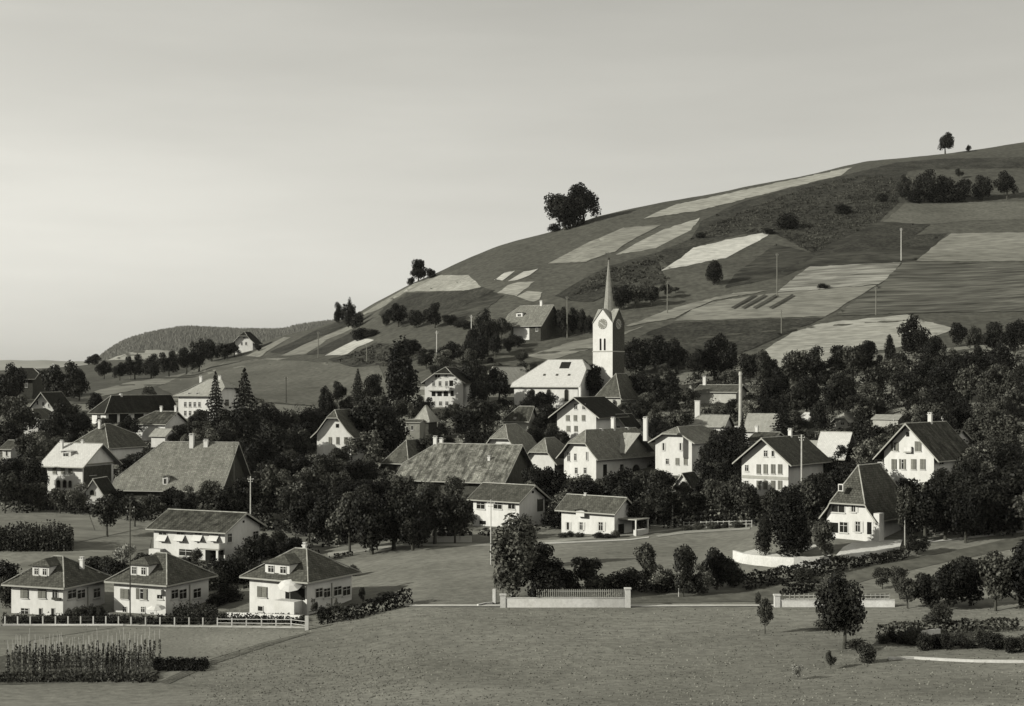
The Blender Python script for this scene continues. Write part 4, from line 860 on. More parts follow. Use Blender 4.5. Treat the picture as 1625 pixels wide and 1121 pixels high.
# church tower
def tower():
    xc, base = 972, 640; D = dist(xc, base); a = math.radians(31)+math.atan((972-CX)/F); X = (xc-CX)/F*D; s = F/D
    z0 = (HY-base)/F*D; root = empty('church_tower', (X, D, z0), -a); props(root, 'tall white church tower with four gables, clock and slender needle spire', 'church tower')
    W = 30/(s*math.cos(a)); Zp = lambda py: (HY-py)/F*D-z0
    zt = Zp(513); zg = Zp(491)
    bm = bmesh.new(); box(bm, -W, 0, 0, W, -3, zt)
    bm_obj('wall', bm, 'plaster', root)
    bm = bmesh.new(); box(bm, .003, .06, 0, W, -3, zt); bm_obj('shade_sheet', bm, 'tower_shade', root)  # added dark sheet: this side's shade is put into its colour
    c = Vector((-W/2, W/2, 0)); faces = []
    for k in range(4):
        R = Matrix.Translation(c) @ Matrix.Rotation(k*math.pi/2, 4, 'Z')
        bm = bmesh.new(); poly(bm, [(-W/2, -W/2, zt), (W/2, -W/2, zt), (0, -W/2, zg)]); poly(bm, [(-W/2, -W/2+.4, zt), (W/2, -W/2+.4, zt), (0, -W/2+.4, zg)])
        for v in bm.verts: v.co = R @ v.co
        bm_obj('gable', bm, 'plaster' if k != 1 else 'tower_shade', root)  # gable turned from the sun is coloured dark for its shade
        pl = [([(-W/2-.2, -W/2-.2, zt-.2), (0, -W/2-.2, zg+.1), (0, 0, zg+.1)], 'L'), ([(W/2+.2, -W/2-.2, zt-.2), (0, -W/2-.2, zg+.1), (0, 0, zg+.1)], 'R')]
        rm = mesh_obj('gable_roof', roof_mesh(pl, R, t=.1, mat='roof_spire', ze=zt, zr=zg), root)
        # clock, louvres, string course
        bm = bmesh.new(); n = 20; r = 1.45; zc = Zp(514)
        A = [bm.verts.new((r*math.cos(i*2*math.pi/n), -W/2-.08, zc+r*math.sin(i*2*math.pi/n))) for i in range(n)]; f = bm.faces.new(A); B = bmesh.ops.extrude_face_region(bm, geom=[f])
        for v in B['geom']:
            if isinstance(v, bmesh.types.BMVert): v.co.y += .1
        for v in bm.verts: v.co = R @ v.co
        ck = bm_obj('clock', bm, 'plaster_grey', root); bm = bmesh.new()
        for i in range(12):
            t_ = i*math.pi/6; q = Matrix.Translation((0, -W/2-.12, zc)) @ Matrix.Rotation(t_, 4, 'Y'); box(bm, -.06, .06, -.03, .03, r*.72, r*.95, 0, q)
        bm2 = bm
        for v in bm2.verts: v.co = R @ v.co
        bm_obj('numeral_ring', bm2, 'white_paint', ck); bm = bmesh.new()
        box(bm, -.08, .08, -.02, .02, -.2, r*.62, 0, Matrix.Translation((0, -W/2-.16, zc)) @ Matrix.Rotation(-1.0, 4, 'Y')); box(bm, -.06, .06, -.02, .02, -.2, r*.85, 0, Matrix.Translation((0, -W/2-.19, zc)) @ Matrix.Rotation(2.2, 4, 'Y'))
        for v in bm.verts: v.co = R @ v.co
        bm_obj('hands', bm, 'white_paint', ck)
        for q in (-1, 1):
            bm = bmesh.new(); w = .62; za, zb = Zp(556), Zp(537); xx = q*.68; pts = [(xx-w/2*1.0, za), (xx+w/2, za)]+[(xx+w/2*math.cos(math.pi*i/6), zb-.3+.31*math.sin(math.pi*i/6)) for i in range(7)]
            f = bm.faces.new([bm.verts.new((p[0], -W/2-.03, p[1])) for p in pts])
            for v in bm.verts: v.co = R @ v.co
            bm_obj('louvre', bm, 'opening', root)
        bm = bmesh.new(); box(bm, -W/2-.12, W/2+.12, -W/2-.14, -W/2-.003, Zp(558.5), Zp(557))
        for v in bm.verts: v.co = R @ v.co
        bm_obj('string_course', bm, 'trim', root)
    # octagonal spire, slightly bell-cast
    bm = bmesh.new(); zs = [(Zp(509), 1.9), (Zp(500), 1.55), (Zp(488), 1.32), (Zp(450), .74), (Zp(410), .08)]; rings = []
    for z, r in zs: rings.append([bm.verts.new((c.x+r*math.cos(math.pi/8+i*math.pi/4), c.y+r*math.sin(math.pi/8+i*math.pi/4), z)) for i in range(8)])
    for A, B in zip(rings, rings[1:]):
        for i in range(8): bm.faces.new((A[i], A[(i+1) % 8], B[(i+1) % 8], B[i]))
    uvl = bm.loops.layers.uv.new('slope')
    for f in bm.faces:
        for l in f.loops: l[uvl].uv = (math.atan2(l.vert.co.y-c.y, l.vert.co.x-c.x)*2, l.vert.co.z)
    sp = bm_obj('spire', bm, 'roof_spire', root)
    bm = bmesh.new(); bmesh.ops.create_uvsphere(bm, u_segments=10, v_segments=8, radius=.38, matrix=Matrix.Translation((c.x, c.y, Zp(408.5)))); bm_obj('ball', bm, 'metal_dark', sp)
    bm = bmesh.new(); tube(bm, (c.x, c.y, Zp(408)), (c.x, c.y, Zp(398)), .06, .04, 5); box(bm, c.x-.75, c.x+.75, c.y-.03, c.y+.03, Zp(401.2), Zp(399.2)); poly(bm, [(c.x-.7, c.y, Zp(402)), (c.x-1.3, c.y, Zp(399)), (c.x-.7, c.y, Zp(398.5))]); bm_obj('weather_vane', bm, 'metal_dark', sp)
    HOUSES.append(('church tower', (942, 490, 990, 600), D, None))
tower()
def factory_chimney():
    root = empty('factory_chimney', at(1175, 690)); D = root.location.y; s = F/D; H = 100/s
    bm = bmesh.new(); n = 14
    for z0, z1, r0, r1 in ((-2, H-.9, .52, .34), (H-.898, H-.3, .44, .44), (H-.298, H, .36, .36)): tube(bm, (0, 0, z0), (0, 0, z1), r0, r1, n)
    bm_obj('shaft', bm, 'concrete', root); bm = bmesh.new(); box(bm, -1.2, 1.2, -1.2, 1.2, -3, 2.0); bm_obj('plinth', bm, 'plaster', root)
    props(root, 'tall slender pale factory chimney rising from the workshop roofs', 'chimney'); HOUSES.append(('tall factory chimney', (1170, 597, 1180, 690), D, None))
factory_chimney()
# ------------------------------------------------------------------ trees and shrubs
def leaf_quads(C, Nn, size, r, jit=0.6, aspect=1.0):
    """one small quad per centre, facing roughly along the given normals"""
    n = len(C); Nn = Nn+r.normal(0, jit, (n, 3)); Nn /= np.linalg.norm(Nn, axis=1, keepdims=True)
    A = np.cross(Nn, r.normal(0, 1, (n, 3))); A /= np.linalg.norm(A, axis=1, keepdims=True); B = np.cross(Nn, A)
    s = (size*r.uniform(.55, 1.3, n))[:, None] if np.isscalar(size) else (size*r.uniform(.6, 1.3, n))[:, None]
    k = r.uniform(.75, 1.15, (n, 1))
    P = np.stack([C-A*s*aspect, C-B*s*k*.8+A*s*.1, C+A*s*aspect+Nn*s*.15, C+B*s*.8], 1)
    return P
def crown_np(seed, n, z0, z1, shape, lobes, leaf, open_=0.0, lr=(.13, .21), asp=1.0):
    """a crown 1 wide and from z0 to z1 tall (total 1)"""
    r = np.random.RandomState(seed); cs = []; zc = (z0+z1)/2; hz = (z1-z0)/2
    while len(cs) < lobes:
        p = r.uniform(-1, 1, 3)
        if np.linalg.norm(p) > 1: continue
        t = p[2]*.5+.5
        w = {'round': 1.0, 'egg': 1.0-.45*t, 'wide': .9+.25*t, 'column': 1.0-.3*t, 'vase': .55+.5*t}[shape]
        rad = r.uniform(*lr)
        q = np.array([p[0]*w*(.5-rad*.75), p[1]*w*(.5-rad*.75), zc+p[2]*(hz-rad*.8)])
        cs.append((q, rad))
    cs = [c for c in cs if r.rand() > open_*.3]
    w8 = np.array([c[1]**2 for c in cs]); w8 /= w8.sum(); idx = r.choice(len(cs), n, p=w8)
    Q = np.array([c[0] for c in cs])[idx]; R = np.array([c[1] for c in cs])[idx]
    d = r.normal(0, 1, (n, 3)); d[:, 2] += .25; d /= np.linalg.norm(d, axis=1, keepdims=True)
    rr = np.where(r.rand(n) < .75, r.uniform(.72, 1.12, n), r.uniform(.2, .75, n))
    stretch = np.array([1, 1, 1.0 if shape != 'column' else 1.3])
    C = Q+d*(R*rr)[:, None]*stretch
    C[:, :2] *= asp; P = leaf_quads(C, d, leaf*asp, r, .55); P[:, :, :2] /= asp
    return P
def conifer_np(seed, n, leaf):
    r = np.random.RandomState(seed); L = 20; P = []; Nn = []; S = []
    for i in range(L):
        z = .08+.9*(i/(L-1))**.95; R = .5*(1-z)**.8*(.86+.28*r.rand())+.015
        nb = int(8+9*(1-z)); a0 = r.uniform(0, 6)
        m = max(6, int(n/L*(1-z)*1.9/nb))
        for b in range(nb):
            a = a0+b*2*math.pi/nb+r.uniform(-.15, .15); Rb = R*r.uniform(.75, 1.12)
            t = np.sqrt(r.uniform(.02, 1, m)); wid = .055*Rb/.3*(1-t*.6)
            x = t*Rb; y = r.normal(0, 1, m)*wid; zz = z-.055*t*t+.02*t**4-np.abs(r.normal(0, .010, m))-.012
            P.append(np.stack([x*math.cos(a)-y*math.sin(a), x*math.sin(a)+y*math.cos(a), zz], 1)); nn = np.tile([math.cos(a)*.35, math.sin(a)*.35, .85], (m, 1)); Nn.append(nn)
    P = np.concatenate(P); Nn = np.concatenate(Nn); return leaf_quads(P, Nn, leaf, r, .5, 1.5)
def limb(bm, a, b, r0, r1): tube(bm, a, b, r0, r1, 6)
def trunk_me(seed, base, split, top, rad, nl=6, mat='bark', spread=.3):
    r = random.Random(seed); bm = bmesh.new(); p = Vector((0, 0, -.06)); q = Vector((r.uniform(-.01, .01), r.uniform(-.01, .01), split))
    tube(bm, p, (0, 0, .03), rad*1.5, rad*1.1, 8); tube(bm, (0, 0, .03), q, rad*1.1, rad*.75, 8)
    mid = Vector((q.x+r.uniform(-.02, .02), q.y, (split+top)/2)); tube(bm, q, mid, rad*.75, rad*.45, 6); tube(bm, mid, (mid.x, mid.y, top), rad*.45, rad*.12, 5)
    for i in range(nl):
        a = i*2*math.pi/nl+r.uniform(-.3, .3); st = q.lerp(mid, r.uniform(0, .9)); e = st+Vector((math.cos(a)*spread*r.uniform(.7, 1.1), math.sin(a)*spread*r.uniform(.7, 1.1), (top-split)*r.uniform(.15, .45)))
        k = st.lerp(e, .5)+Vector((0, 0, -.01)); tube(bm, st, k, rad*.45, rad*.28, 5); tube(bm, k, e, rad*.28, rad*.08, 4)
    me = bpy.data.meshes.new('trunk'); bm.to_mesh(me); bm.free(); mats_on(me, mat); return me
KIND = {}
def make_kind(key, variants, fn, tr, mat):
    KIND[key] = [(quads_mesh('crown', fn(s), mat), tr(s) if tr else None) for s in variants]
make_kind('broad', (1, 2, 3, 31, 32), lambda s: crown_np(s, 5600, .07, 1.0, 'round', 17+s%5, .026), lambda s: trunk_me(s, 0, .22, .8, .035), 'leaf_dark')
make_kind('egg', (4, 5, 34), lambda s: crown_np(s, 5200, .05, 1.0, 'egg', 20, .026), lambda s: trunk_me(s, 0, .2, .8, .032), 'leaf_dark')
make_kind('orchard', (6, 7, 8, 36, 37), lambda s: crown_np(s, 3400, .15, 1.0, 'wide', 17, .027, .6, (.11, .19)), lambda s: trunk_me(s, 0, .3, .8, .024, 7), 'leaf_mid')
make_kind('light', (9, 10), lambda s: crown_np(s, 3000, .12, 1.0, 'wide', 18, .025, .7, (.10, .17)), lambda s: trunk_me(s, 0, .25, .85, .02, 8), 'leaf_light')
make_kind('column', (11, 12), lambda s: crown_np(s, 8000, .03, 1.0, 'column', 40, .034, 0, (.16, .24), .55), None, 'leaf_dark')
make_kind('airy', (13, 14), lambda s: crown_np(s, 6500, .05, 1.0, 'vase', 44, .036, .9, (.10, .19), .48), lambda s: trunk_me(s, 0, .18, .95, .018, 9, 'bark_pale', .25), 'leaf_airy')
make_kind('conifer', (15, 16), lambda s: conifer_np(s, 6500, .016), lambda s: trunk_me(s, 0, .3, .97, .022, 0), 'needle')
make_kind('bush', (17, 18, 19), lambda s: crown_np(s, 2600, .0, 1.0, 'round', 17, .036, 0, (.18, .26)), None, 'leaf_mid')
make_kind('darkbush', (20, 21), lambda s: crown_np(s, 2600, .0, 1.0, 'round', 17, .036, 0, (.18, .26)), None, 'leaf_dark')
make_kind('paleblossom', (22,), lambda s: crown_np(s, 2000, .12, 1.0, 'wide', 14, .030, .6, (.12, .2)), lambda s: trunk_me(s, 0, .25, .8, .02, 7), 'leaf_pale')
make_kind('birch', (23,), lambda s: crown_np(s, 3600, .25, 1.0, 'egg', 26, .03, .8, (.09, .16), .55), lambda s: trunk_me(s, 0, .55, .97, .022, 7, 'bark_pale', .22), 'leaf_mid')
NAME = {'broad': 'broadleaf_tree', 'egg': 'broadleaf_tree', 'orchard': 'fruit_tree', 'light': 'fruit_tree', 'column': 'columnar_tree', 'airy': 'tall_tree', 'conifer': 'spruce_tree', 'bush': 'bush', 'darkbush': 'bush', 'paleblossom': 'flowering_tree', 'birch': 'birch_tree'}
DESC = {'broad': 'round dark tree', 'egg': 'dark oval tree', 'orchard': 'open fruit tree', 'light': 'pale fruit tree', 'column': 'dense columnar tree', 'airy': 'tall airy pale tree', 'conifer': 'dark pointed spruce', 'bush': 'low rounded bush', 'darkbush': 'low dark bush', 'paleblossom': 'pale blossoming tree', 'birch': 'pale stemmed birch'}
CATG = {'bush': 'bush', 'darkbush': 'bush'}
TREES = []
def tree(px, base, h, w, kind, label=None, dmin=0, group=None, lean=0.0, D=None):
    D = D or dist(px, base, dmin); X = (px-CX)/F*D; z = ground(X, D); s = F/D; Hm = h/s; Wm = w/s*1.12
    v = RND.choice(KIND[kind]); rz = RND.uniform(0, 6.28)
    if kind in ('bush', 'darkbush', 'column'):
        o = mesh_obj(NAME[kind], v[0], None, (X, D, z-.12*Hm*(kind != 'column')-.1), (0, lean, rz)); o.scale = (Wm, Wm, Hm*(1.1 if kind != 'column' else 1.02)); o.data = v[0]
    else:
        o = empty(NAME[kind], (X, D, z-.05), rz); o.scale = (Wm*RND.uniform(.88, 1.15), Wm*RND.uniform(.85, 1.15), Hm*RND.uniform(.95, 1.03)); o.rotation_euler = (0, lean, rz)
        mesh_obj('trunk', v[1], o); mesh_obj('crown', v[0], o)
    TREES.append([o, px, base, h, w, kind, label, D, group]); return o
# sky line and hill
T = tree
T(897, 365, 72, 58, 'broad', 'bushier of the two great trees standing together on the skyline'); T(926, 355, 66, 58, 'broad', 'uphill partner of the two great trees on the skyline')
T(908, 362, 54, 44, 'darkbush', 'dense undergrowth filling the gap below the two skyline trees'); T(880, 368, 14, 22, 'darkbush', 'small bush at the foot of the bushier skyline tree')
T(1500, 244.5, 34, 31, 'broad', 'small round tree standing alone on the topmost skyline', D=788); T(1537, 240, 11, 9, 'bush', 'tiny round bush on the topmost skyline', D=794)
T(664, 447, 40, 32, 'egg', 'single dark tree on the lower skyline'); T(685, 441, 17, 18, 'darkbush', 'dark bush beside the single tree on the lower skyline'); T(652, 452, 14, 14, 'darkbush', 'little bush below the single skyline tree')
T(553, 520, 46, 26, 'broad', 'dark skyline tree above the strip fields'); T(555, 518, 44, 10, 'column', 'thin dark poplar poking from the skyline clump'); T(538, 514, 34, 22, 'broad', 'low dark tree leading the skyline clump'); T(566, 520, 28, 24, 'darkbush', 'bush closing the skyline clump on its uphill side')
T(622, 464, 8, 9, 'bush', 'tiny bush on the smooth lower skyline'); T(598, 477, 5, 5, 'bush', 'smallest bush dot on the lower skyline')
T(1436, 318, 42, 26, 'broad'); T(1468, 321, 54, 44, 'broad'); T(1500, 320, 44, 36, 'broad'); T(1530, 320, 38, 36, 'broad'); T(1522, 284, 20, 16, 'orchard'); T(1560, 318, 42, 36, 'broad'); T(1598, 316, 46, 40, 'broad'); T(1452, 322, 26, 30, 'darkbush'); T(1484, 322, 28, 30, 'darkbush'); T(1515, 322, 26, 36, 'darkbush')
T(1134, 452, 36, 28, 'column', 'solitary dark bushy tree on the slope beneath the bright field'); T(1250, 364, 26, 34, 'darkbush'); T(1220, 372, 12, 20, 'darkbush'); T(1340, 340, 18, 30, 'darkbush'); T(1112, 378, 10, 16, 'darkbush'); T(1306, 458, 9, 20, 'darkbush'); T(1400, 320, 14, 20, 'darkbush')
for a in ((612, 518, 24, 16), (632, 519, 38, 34), (660, 521, 34, 28), (690, 521, 42, 34), (714, 517, 22, 24)): T(*a, 'broad', group='trees of the dark hillside clump')
T(572, 540, 22, 34, 'darkbush'); T(590, 534, 12, 26, 'darkbush'); T(652, 566, 34, 30, 'broad', 'round tree with bare stem on the slope above the tall dark tree'); T(676, 586, 34, 28, 'broad'); T(714, 582, 42, 40, 'broad'); T(742, 522, 16, 24, 'darkbush'); T(728, 520, 12, 16, 'darkbush')
for a in ((770, 548, 60, 34), (752, 560, 44, 30), (796, 545, 46, 26), (762, 578, 50, 36), (786, 566, 40, 30), (744, 590, 40, 34), (808, 560, 30, 24), (828, 580, 30, 26), (820, 552, 22, 26)): T(*a, RND.choice(('broad', 'egg', 'orchard')))
for a in ((874, 530, 46, 28), (893, 535, 50, 26), (912, 530, 44, 24), (926, 530, 40, 24), (884, 520, 30, 24), (935, 530, 30, 20)): T(*a, 'broad')
for a in ((985, 492, 44, 34), (1008, 490, 42, 34), (1034, 487, 38, 30), (1058, 474, 26, 22), (996, 480, 30, 26), (1022, 478, 26, 26), (1072, 466, 12, 14)): T(*a, RND.choice(('broad', 'orchard')))
T(635, 664, 116, 60, 'column', 'massive tall dark tree dominating the middle of the village'); T(600, 726, 100, 84, 'broad', 'huge dark round tree beside the rounded gable chalet'); T(568, 642, 62, 30, 'conifer'); T(535, 640, 36, 26, 'broad'); T(592, 638, 48, 40, 'egg'); T(575, 690, 70, 30, 'conifer'); T(620, 720, 60, 50, 'broad')
# round the church
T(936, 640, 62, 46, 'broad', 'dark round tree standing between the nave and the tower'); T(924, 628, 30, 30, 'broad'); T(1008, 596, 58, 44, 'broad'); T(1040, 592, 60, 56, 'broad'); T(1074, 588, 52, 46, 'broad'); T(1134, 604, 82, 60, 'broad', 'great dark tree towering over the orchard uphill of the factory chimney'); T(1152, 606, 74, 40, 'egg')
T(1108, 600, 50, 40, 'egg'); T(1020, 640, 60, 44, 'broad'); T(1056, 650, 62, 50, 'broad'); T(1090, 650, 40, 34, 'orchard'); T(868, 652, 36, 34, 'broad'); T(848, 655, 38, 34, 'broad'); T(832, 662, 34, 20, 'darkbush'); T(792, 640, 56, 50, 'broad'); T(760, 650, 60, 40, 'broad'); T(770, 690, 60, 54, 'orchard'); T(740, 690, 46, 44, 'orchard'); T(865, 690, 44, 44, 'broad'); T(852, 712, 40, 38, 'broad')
T(940, 690, 34, 30, 'darkbush'); T(858, 740, 36, 34, 'darkbush'); T(752, 640, 74, 44, 'broad')
# slope orchard to the east
for a in ((1210, 614, 60, 38), (1238, 625, 50, 36), (1268, 622, 66, 52), (1312, 616, 46, 40), (1354, 606, 66, 52), (1386, 600, 44, 36), (1412, 580, 50, 20), (1450, 566, 66, 44), (1480, 575, 44, 34), (1520, 546, 44, 28), (1546, 560, 50, 30), (1578, 556, 52, 40), (1610, 560, 60, 44), (1430, 600, 50, 40), (1500, 600, 44, 44), (1540, 604, 50, 46), (1330, 625, 44, 40), (1470, 612, 50, 44), (1588, 600, 60, 50), (1190, 600, 50, 36), (1290, 600, 56, 44), (1332, 590, 50, 44), (1375, 575, 46, 36), (1225, 650, 60, 50), (1280, 652, 64, 50), (1330, 655, 60, 50), (1390, 640, 66, 54), (1440, 640, 66, 54), (1490, 640, 66, 54), (1540, 640, 70, 56), (1590, 640, 70, 56), (1415, 620, 60, 50), (1515, 622, 62, 50)): T(a[0], a[1]+4, a[2]*1.04, a[3]*1.02, RND.choice(('broad', 'egg', 'orchard')))
T(1242, 706, 92, 44, 'conifer', 'dark spruce rising behind the shutter band house chimney'); T(1366, 722, 88, 52, 'conifer', 'broad dark spruce behind the white barn roof'); T(1178, 745, 84, 44, 'conifer', 'dark spruce at the foot of the tall factory chimney'); T(1300, 690, 60, 40, 'egg'); T(1214, 690, 60, 34, 'broad'); T(1160, 720, 54, 40, 'broad'); T(1136, 740, 60, 50, 'broad')
# western field edge
for a in ((165, 602, 30, 28), (190, 604, 30, 28), (214, 602, 40, 30), (240, 601, 42, 34), (268, 598, 42, 36), (296, 594, 44, 34), (316, 590, 58, 30)): T(*a, 'broad', group='field edge trees below the forest')
for a in ((336, 574, 36, 30), (356, 571, 32, 28), (372, 566, 22, 22), (150, 580, 22, 22), (140, 580, 10, 12), (410, 558, 12, 14)): T(*a, 'broad')
T(388, 705, 128, 62, 'conifer', 'taller and broader of the two spruces before the schoolhouse'); T(342, 690, 102, 44, 'conifer', 'slimmer of the two spruces before the schoolhouse')
T(420, 700, 60, 50, 'broad'); T(445, 690, 40, 40, 'broad'); T(470, 690, 46, 40, 'orchard'); T(495, 690, 44, 40, 'broad'); T(520, 672, 60, 34, 'broad'); T(360, 700, 54, 50, 'broad'); T(310, 700, 36, 44, 'orchard'); T(285, 705, 34, 36, 'orchard'); T(235, 640, 26, 24, 'orchard')
for a in ((22, 640, 64, 46), (104, 642, 70, 48), (126, 636, 50, 36), (80, 640, 60, 44), (36, 700, 60, 50), (20, 690, 70, 44), (8, 660, 70, 50), (150, 655, 34, 34), (96, 700, 62, 48), (120, 700, 54, 40), (75, 715, 50, 44), (40, 745, 60, 50), (20, 780, 60, 50), (55, 790, 60, 50), (-30, 640, 70, 50), (-30, 700, 80, 60), (-40, 780, 80, 60), (-70, 660, 70, 60), (135, 690, 36, 30)): T(*a, RND.choice(('broad', 'egg', 'orchard')))
# belts in front of the farms
for a in ((30, 812, 54, 50), (62, 812, 46, 44), (95, 815, 44, 40), (125, 815, 50, 44), (8, 815, 70, 50), (170, 852, 74, 72), (214, 836, 60, 50), (240, 826, 46, 40), (268, 812, 40, 40), (300, 812, 44, 44), (335, 812, 50, 44), (365, 812, 44, 44), (398, 812, 70, 60), (428, 812, 84, 66), (455, 815, 76, 60), (440, 745, 70, 60), (470, 740, 60, 50), (480, 775, 60, 50), (410, 750, 60, 56), (500, 775, 50, 44), (385, 775, 60, 44), (360, 770, 50, 40), (445, 780, 60, 50)): T(*a, RND.choice(('orchard', 'broad', 'orchard', 'light') if a[1] > 800 else ('broad', 'egg')))
for a in ((490, 862, 84, 70), (520, 866, 96, 74), (555, 876, 104, 80), (590, 880, 110, 84), (625, 872, 100, 76), (655, 874, 84, 66), (690, 864, 96, 74), (722, 862, 84, 64), (730, 858, 60, 44), (560, 820, 70, 60), (600, 815, 60, 56), (640, 812, 56, 54), (680, 815, 50, 50), (720, 815, 60, 50), (530, 800, 56, 50), (505, 815, 60, 50), (575, 778, 54, 48), (620, 800, 44, 44)): T(*a, RND.choice(('broad', 'orchard', 'broad')))
for a in ((870, 800, 60, 60), (850, 790, 56, 50), (895, 795, 44, 40), (1018, 845, 60, 50), (1045, 832, 70, 60), (1075, 830, 60, 50), (1105, 828, 54, 50), (1130, 826, 70, 56), (1158, 830, 90, 60), (1188, 830, 70, 56), (1010, 790, 44, 50), (985, 790, 40, 46), (1050, 790, 50, 50), (1085, 800, 40, 36), (1120, 795, 60, 50), (1150, 800, 70, 50), (960, 785, 30, 36), (935, 785, 34, 34)): T(*a, RND.choice(('broad', 'orchard', 'orchard')))
T(1125, 762, 70, 50, 'broad'); T(1150, 770, 80, 54, 'broad'); T(1250, 830, 60, 44, 'broad'); T(1225, 830, 60, 44, 'orchard'); T(1300, 800, 50, 44, 'broad'); T(1285, 830, 50, 40, 'broad'); T(1345, 745, 44, 40, 'broad'); T(1320, 765, 44, 40, 'orchard'); T(1385, 735, 60, 44, 'broad')
# foreground
T(812, 958, 154, 82, 'airy', 'very tall airy pale tree beside the gate of the long white wall'); T(850, 944, 86, 78, 'broad', 'squat very dark tree tucked behind the tall airy tree'); T(832, 900, 90, 50, 'egg', 'dark crown rising behind the tall airy tree'); T(880, 942, 50, 60, 'broad')
T(934, 940, 64, 62, 'orchard', 'spreading fruit tree behind the picket part of the white wall'); T(1026, 940, 80, 62, 'orchard', 'tall open fruit tree just past the end pier of the white wall'); T(1084, 948, 84, 54, 'orchard', 'fruit tree with dark crown midway along the lawn row'); T(1138, 936, 76, 56, 'broad', 'dark fruit tree nearest the clipped hedge in the lawn row'.replace('nearest', 'next to'))
T(798, 950, 70, 40, 'light'); T(866, 958, 60, 60, 'darkbush'); T(955, 945, 44, 54, 'bush'); T(1045, 942, 50, 50, 'light'); T(1112, 944, 50, 46, 'light'); T(1160, 932, 44, 40, 'bush'); T(980, 944, 40, 50, 'darkbush'); T(1000, 935, 40, 44, 'bush'); T(1060, 940, 36, 44, 'bush'); T(1110, 942, 40, 40, 'bush'); T(905, 940, 30, 40, 'bush'); T(975, 938, 24, 40, 'bush'); T(1165, 925, 24, 34, 'bush')
T(1214, 1006, 62, 32, 'orchard', 'young tree on a thin stem alone in the open meadow'); T(1340, 1030, 128, 78, 'broad', 'big dark meadow tree with pale sunlit stem'); T(1318, 958, 56, 50, 'light', 'light leaved tree behind the big meadow tree'); T(1203, 960, 22, 10, 'bush')
T(1214, 884, 62, 32, 'column', 'clipped dark cypress beside the big dark hedge tree'); T(1252, 886, 108, 62, 'column', 'large black columnar tree next to the clipped cypress'); T(1272, 884, 70, 40, 'egg'); T(1310, 892, 66, 44, 'orchard', 'leafy tree screening the steep roofed villa'); T(1436, 866, 104, 50, 'birch', 'pale stemmed birch at the corner of the steep roofed villa'); T(1275, 925, 30, 30, 'bush')
for a in ((1468, 862, 100, 70), (1500, 858, 90, 70), (1532, 862, 96, 60), (1480, 820, 60, 50), (1540, 800, 70, 50), (1580, 850, 100, 80), (1620, 840, 110, 80), (1455, 880, 34, 40), (1500, 790, 50, 50), (1600, 780, 80, 60)): T(*a, RND.choice(('broad', 'egg')))
for a in ((1440, 966, 54, 50), (1475, 966, 70, 60), (1505, 968, 84, 70), (1540, 962, 90, 66), (1580, 970, 100, 80), (1620, 965, 110, 80), (1490, 1005, 50, 50), (1530, 935, 60, 60), (1400, 935, 34, 40), (1425, 940, 40, 40)): T(*a, RND.choice(('orchard', 'broad')))
for i, x in enumerate(range(1400, 1630, 17)): T(x, 1022+RND.uniform(-6, 14), RND.uniform(18, 34), RND.uniform(22, 34), RND.choice(('bush', 'darkbush')), group='bushes of the corner garden')
T(1318, 1062, 34, 20, 'orchard', 'small staked sapling at the meadow edge'); T(1375, 1052, 40, 30, 'bush'); T(1266, 1078, 26, 22, 'paleblossom', 'small pale flowering plant at the meadow edge'); T(1360, 1032, 20, 40, 'bush'); T(1318, 1000, 24, 50, 'bush')
# gardens of the villas
T(200, 905, 44, 40, 'paleblossom', 'pale flowering tree behind the villas'); T(150, 905, 24, 40, 'darkbush'); T(172, 908, 26, 34, 'bush'); T(225, 905, 30, 40, 'darkbush'); T(10, 925, 40, 50, 'darkbush'); T(8, 965, 50, 26, 'bush'); T(350, 930, 46, 44, 'darkbush'); T(375, 925, 50, 44, 'darkbush'); T(340, 935, 40, 40, 'bush'); T(365, 955, 34, 44, 'darkbush'); T(345, 962, 24, 34, 'darkbush'); T(312, 893, 24, 20, 'bush'); T(296, 896, 16, 16, 'bush'); T(395, 895, 46, 44, 'darkbush'); T(425, 895, 50, 44, 'broad'); T(440, 885, 44, 40, 'orchard'); T(460, 895, 50, 44, 'broad'); T(560, 915, 0.1+20, 20, 'bush')
for i, x in enumerate(range(108, 172, 13)): T(x, 984+RND.uniform(-2, 2), RND.uniform(22, 34), 16, RND.choice(('bush', 'darkbush')), group='garden bushes before the villas')
for i, x in enumerate(range(12, 480, 15)): T(x, 988+RND.uniform(-1, 2), RND.uniform(9, 15), RND.uniform(14, 20), RND.choice(('bush', 'bush', 'darkbush')), group='garden bushes along the villa fence')
for x in (498, 510, 522, 534, 546): T(x, 980+RND.uniform(-2, 4), RND.uniform(24, 36), 15, RND.choice(('bush', 'light', 'darkbush')), group='garden bushes beside the parasol villa')
T(575, 958, 26, 12, 'orchard'); T(612, 958, 22, 26, 'orchard'); T(598, 956, 10, 20, 'bush')
for x, b in ((905, 852), (893, 853), (920, 853), (950, 854), (963, 854), (975, 853), (700, 852), (660, 852), (720, 850), (640, 852), (1090, 842), (1110, 841), (1130, 840), (1150, 838), (1170, 838)): T(x, b, RND.uniform(9, 16), RND.uniform(14, 22), 'bush', group='low bushes along the upper lane')

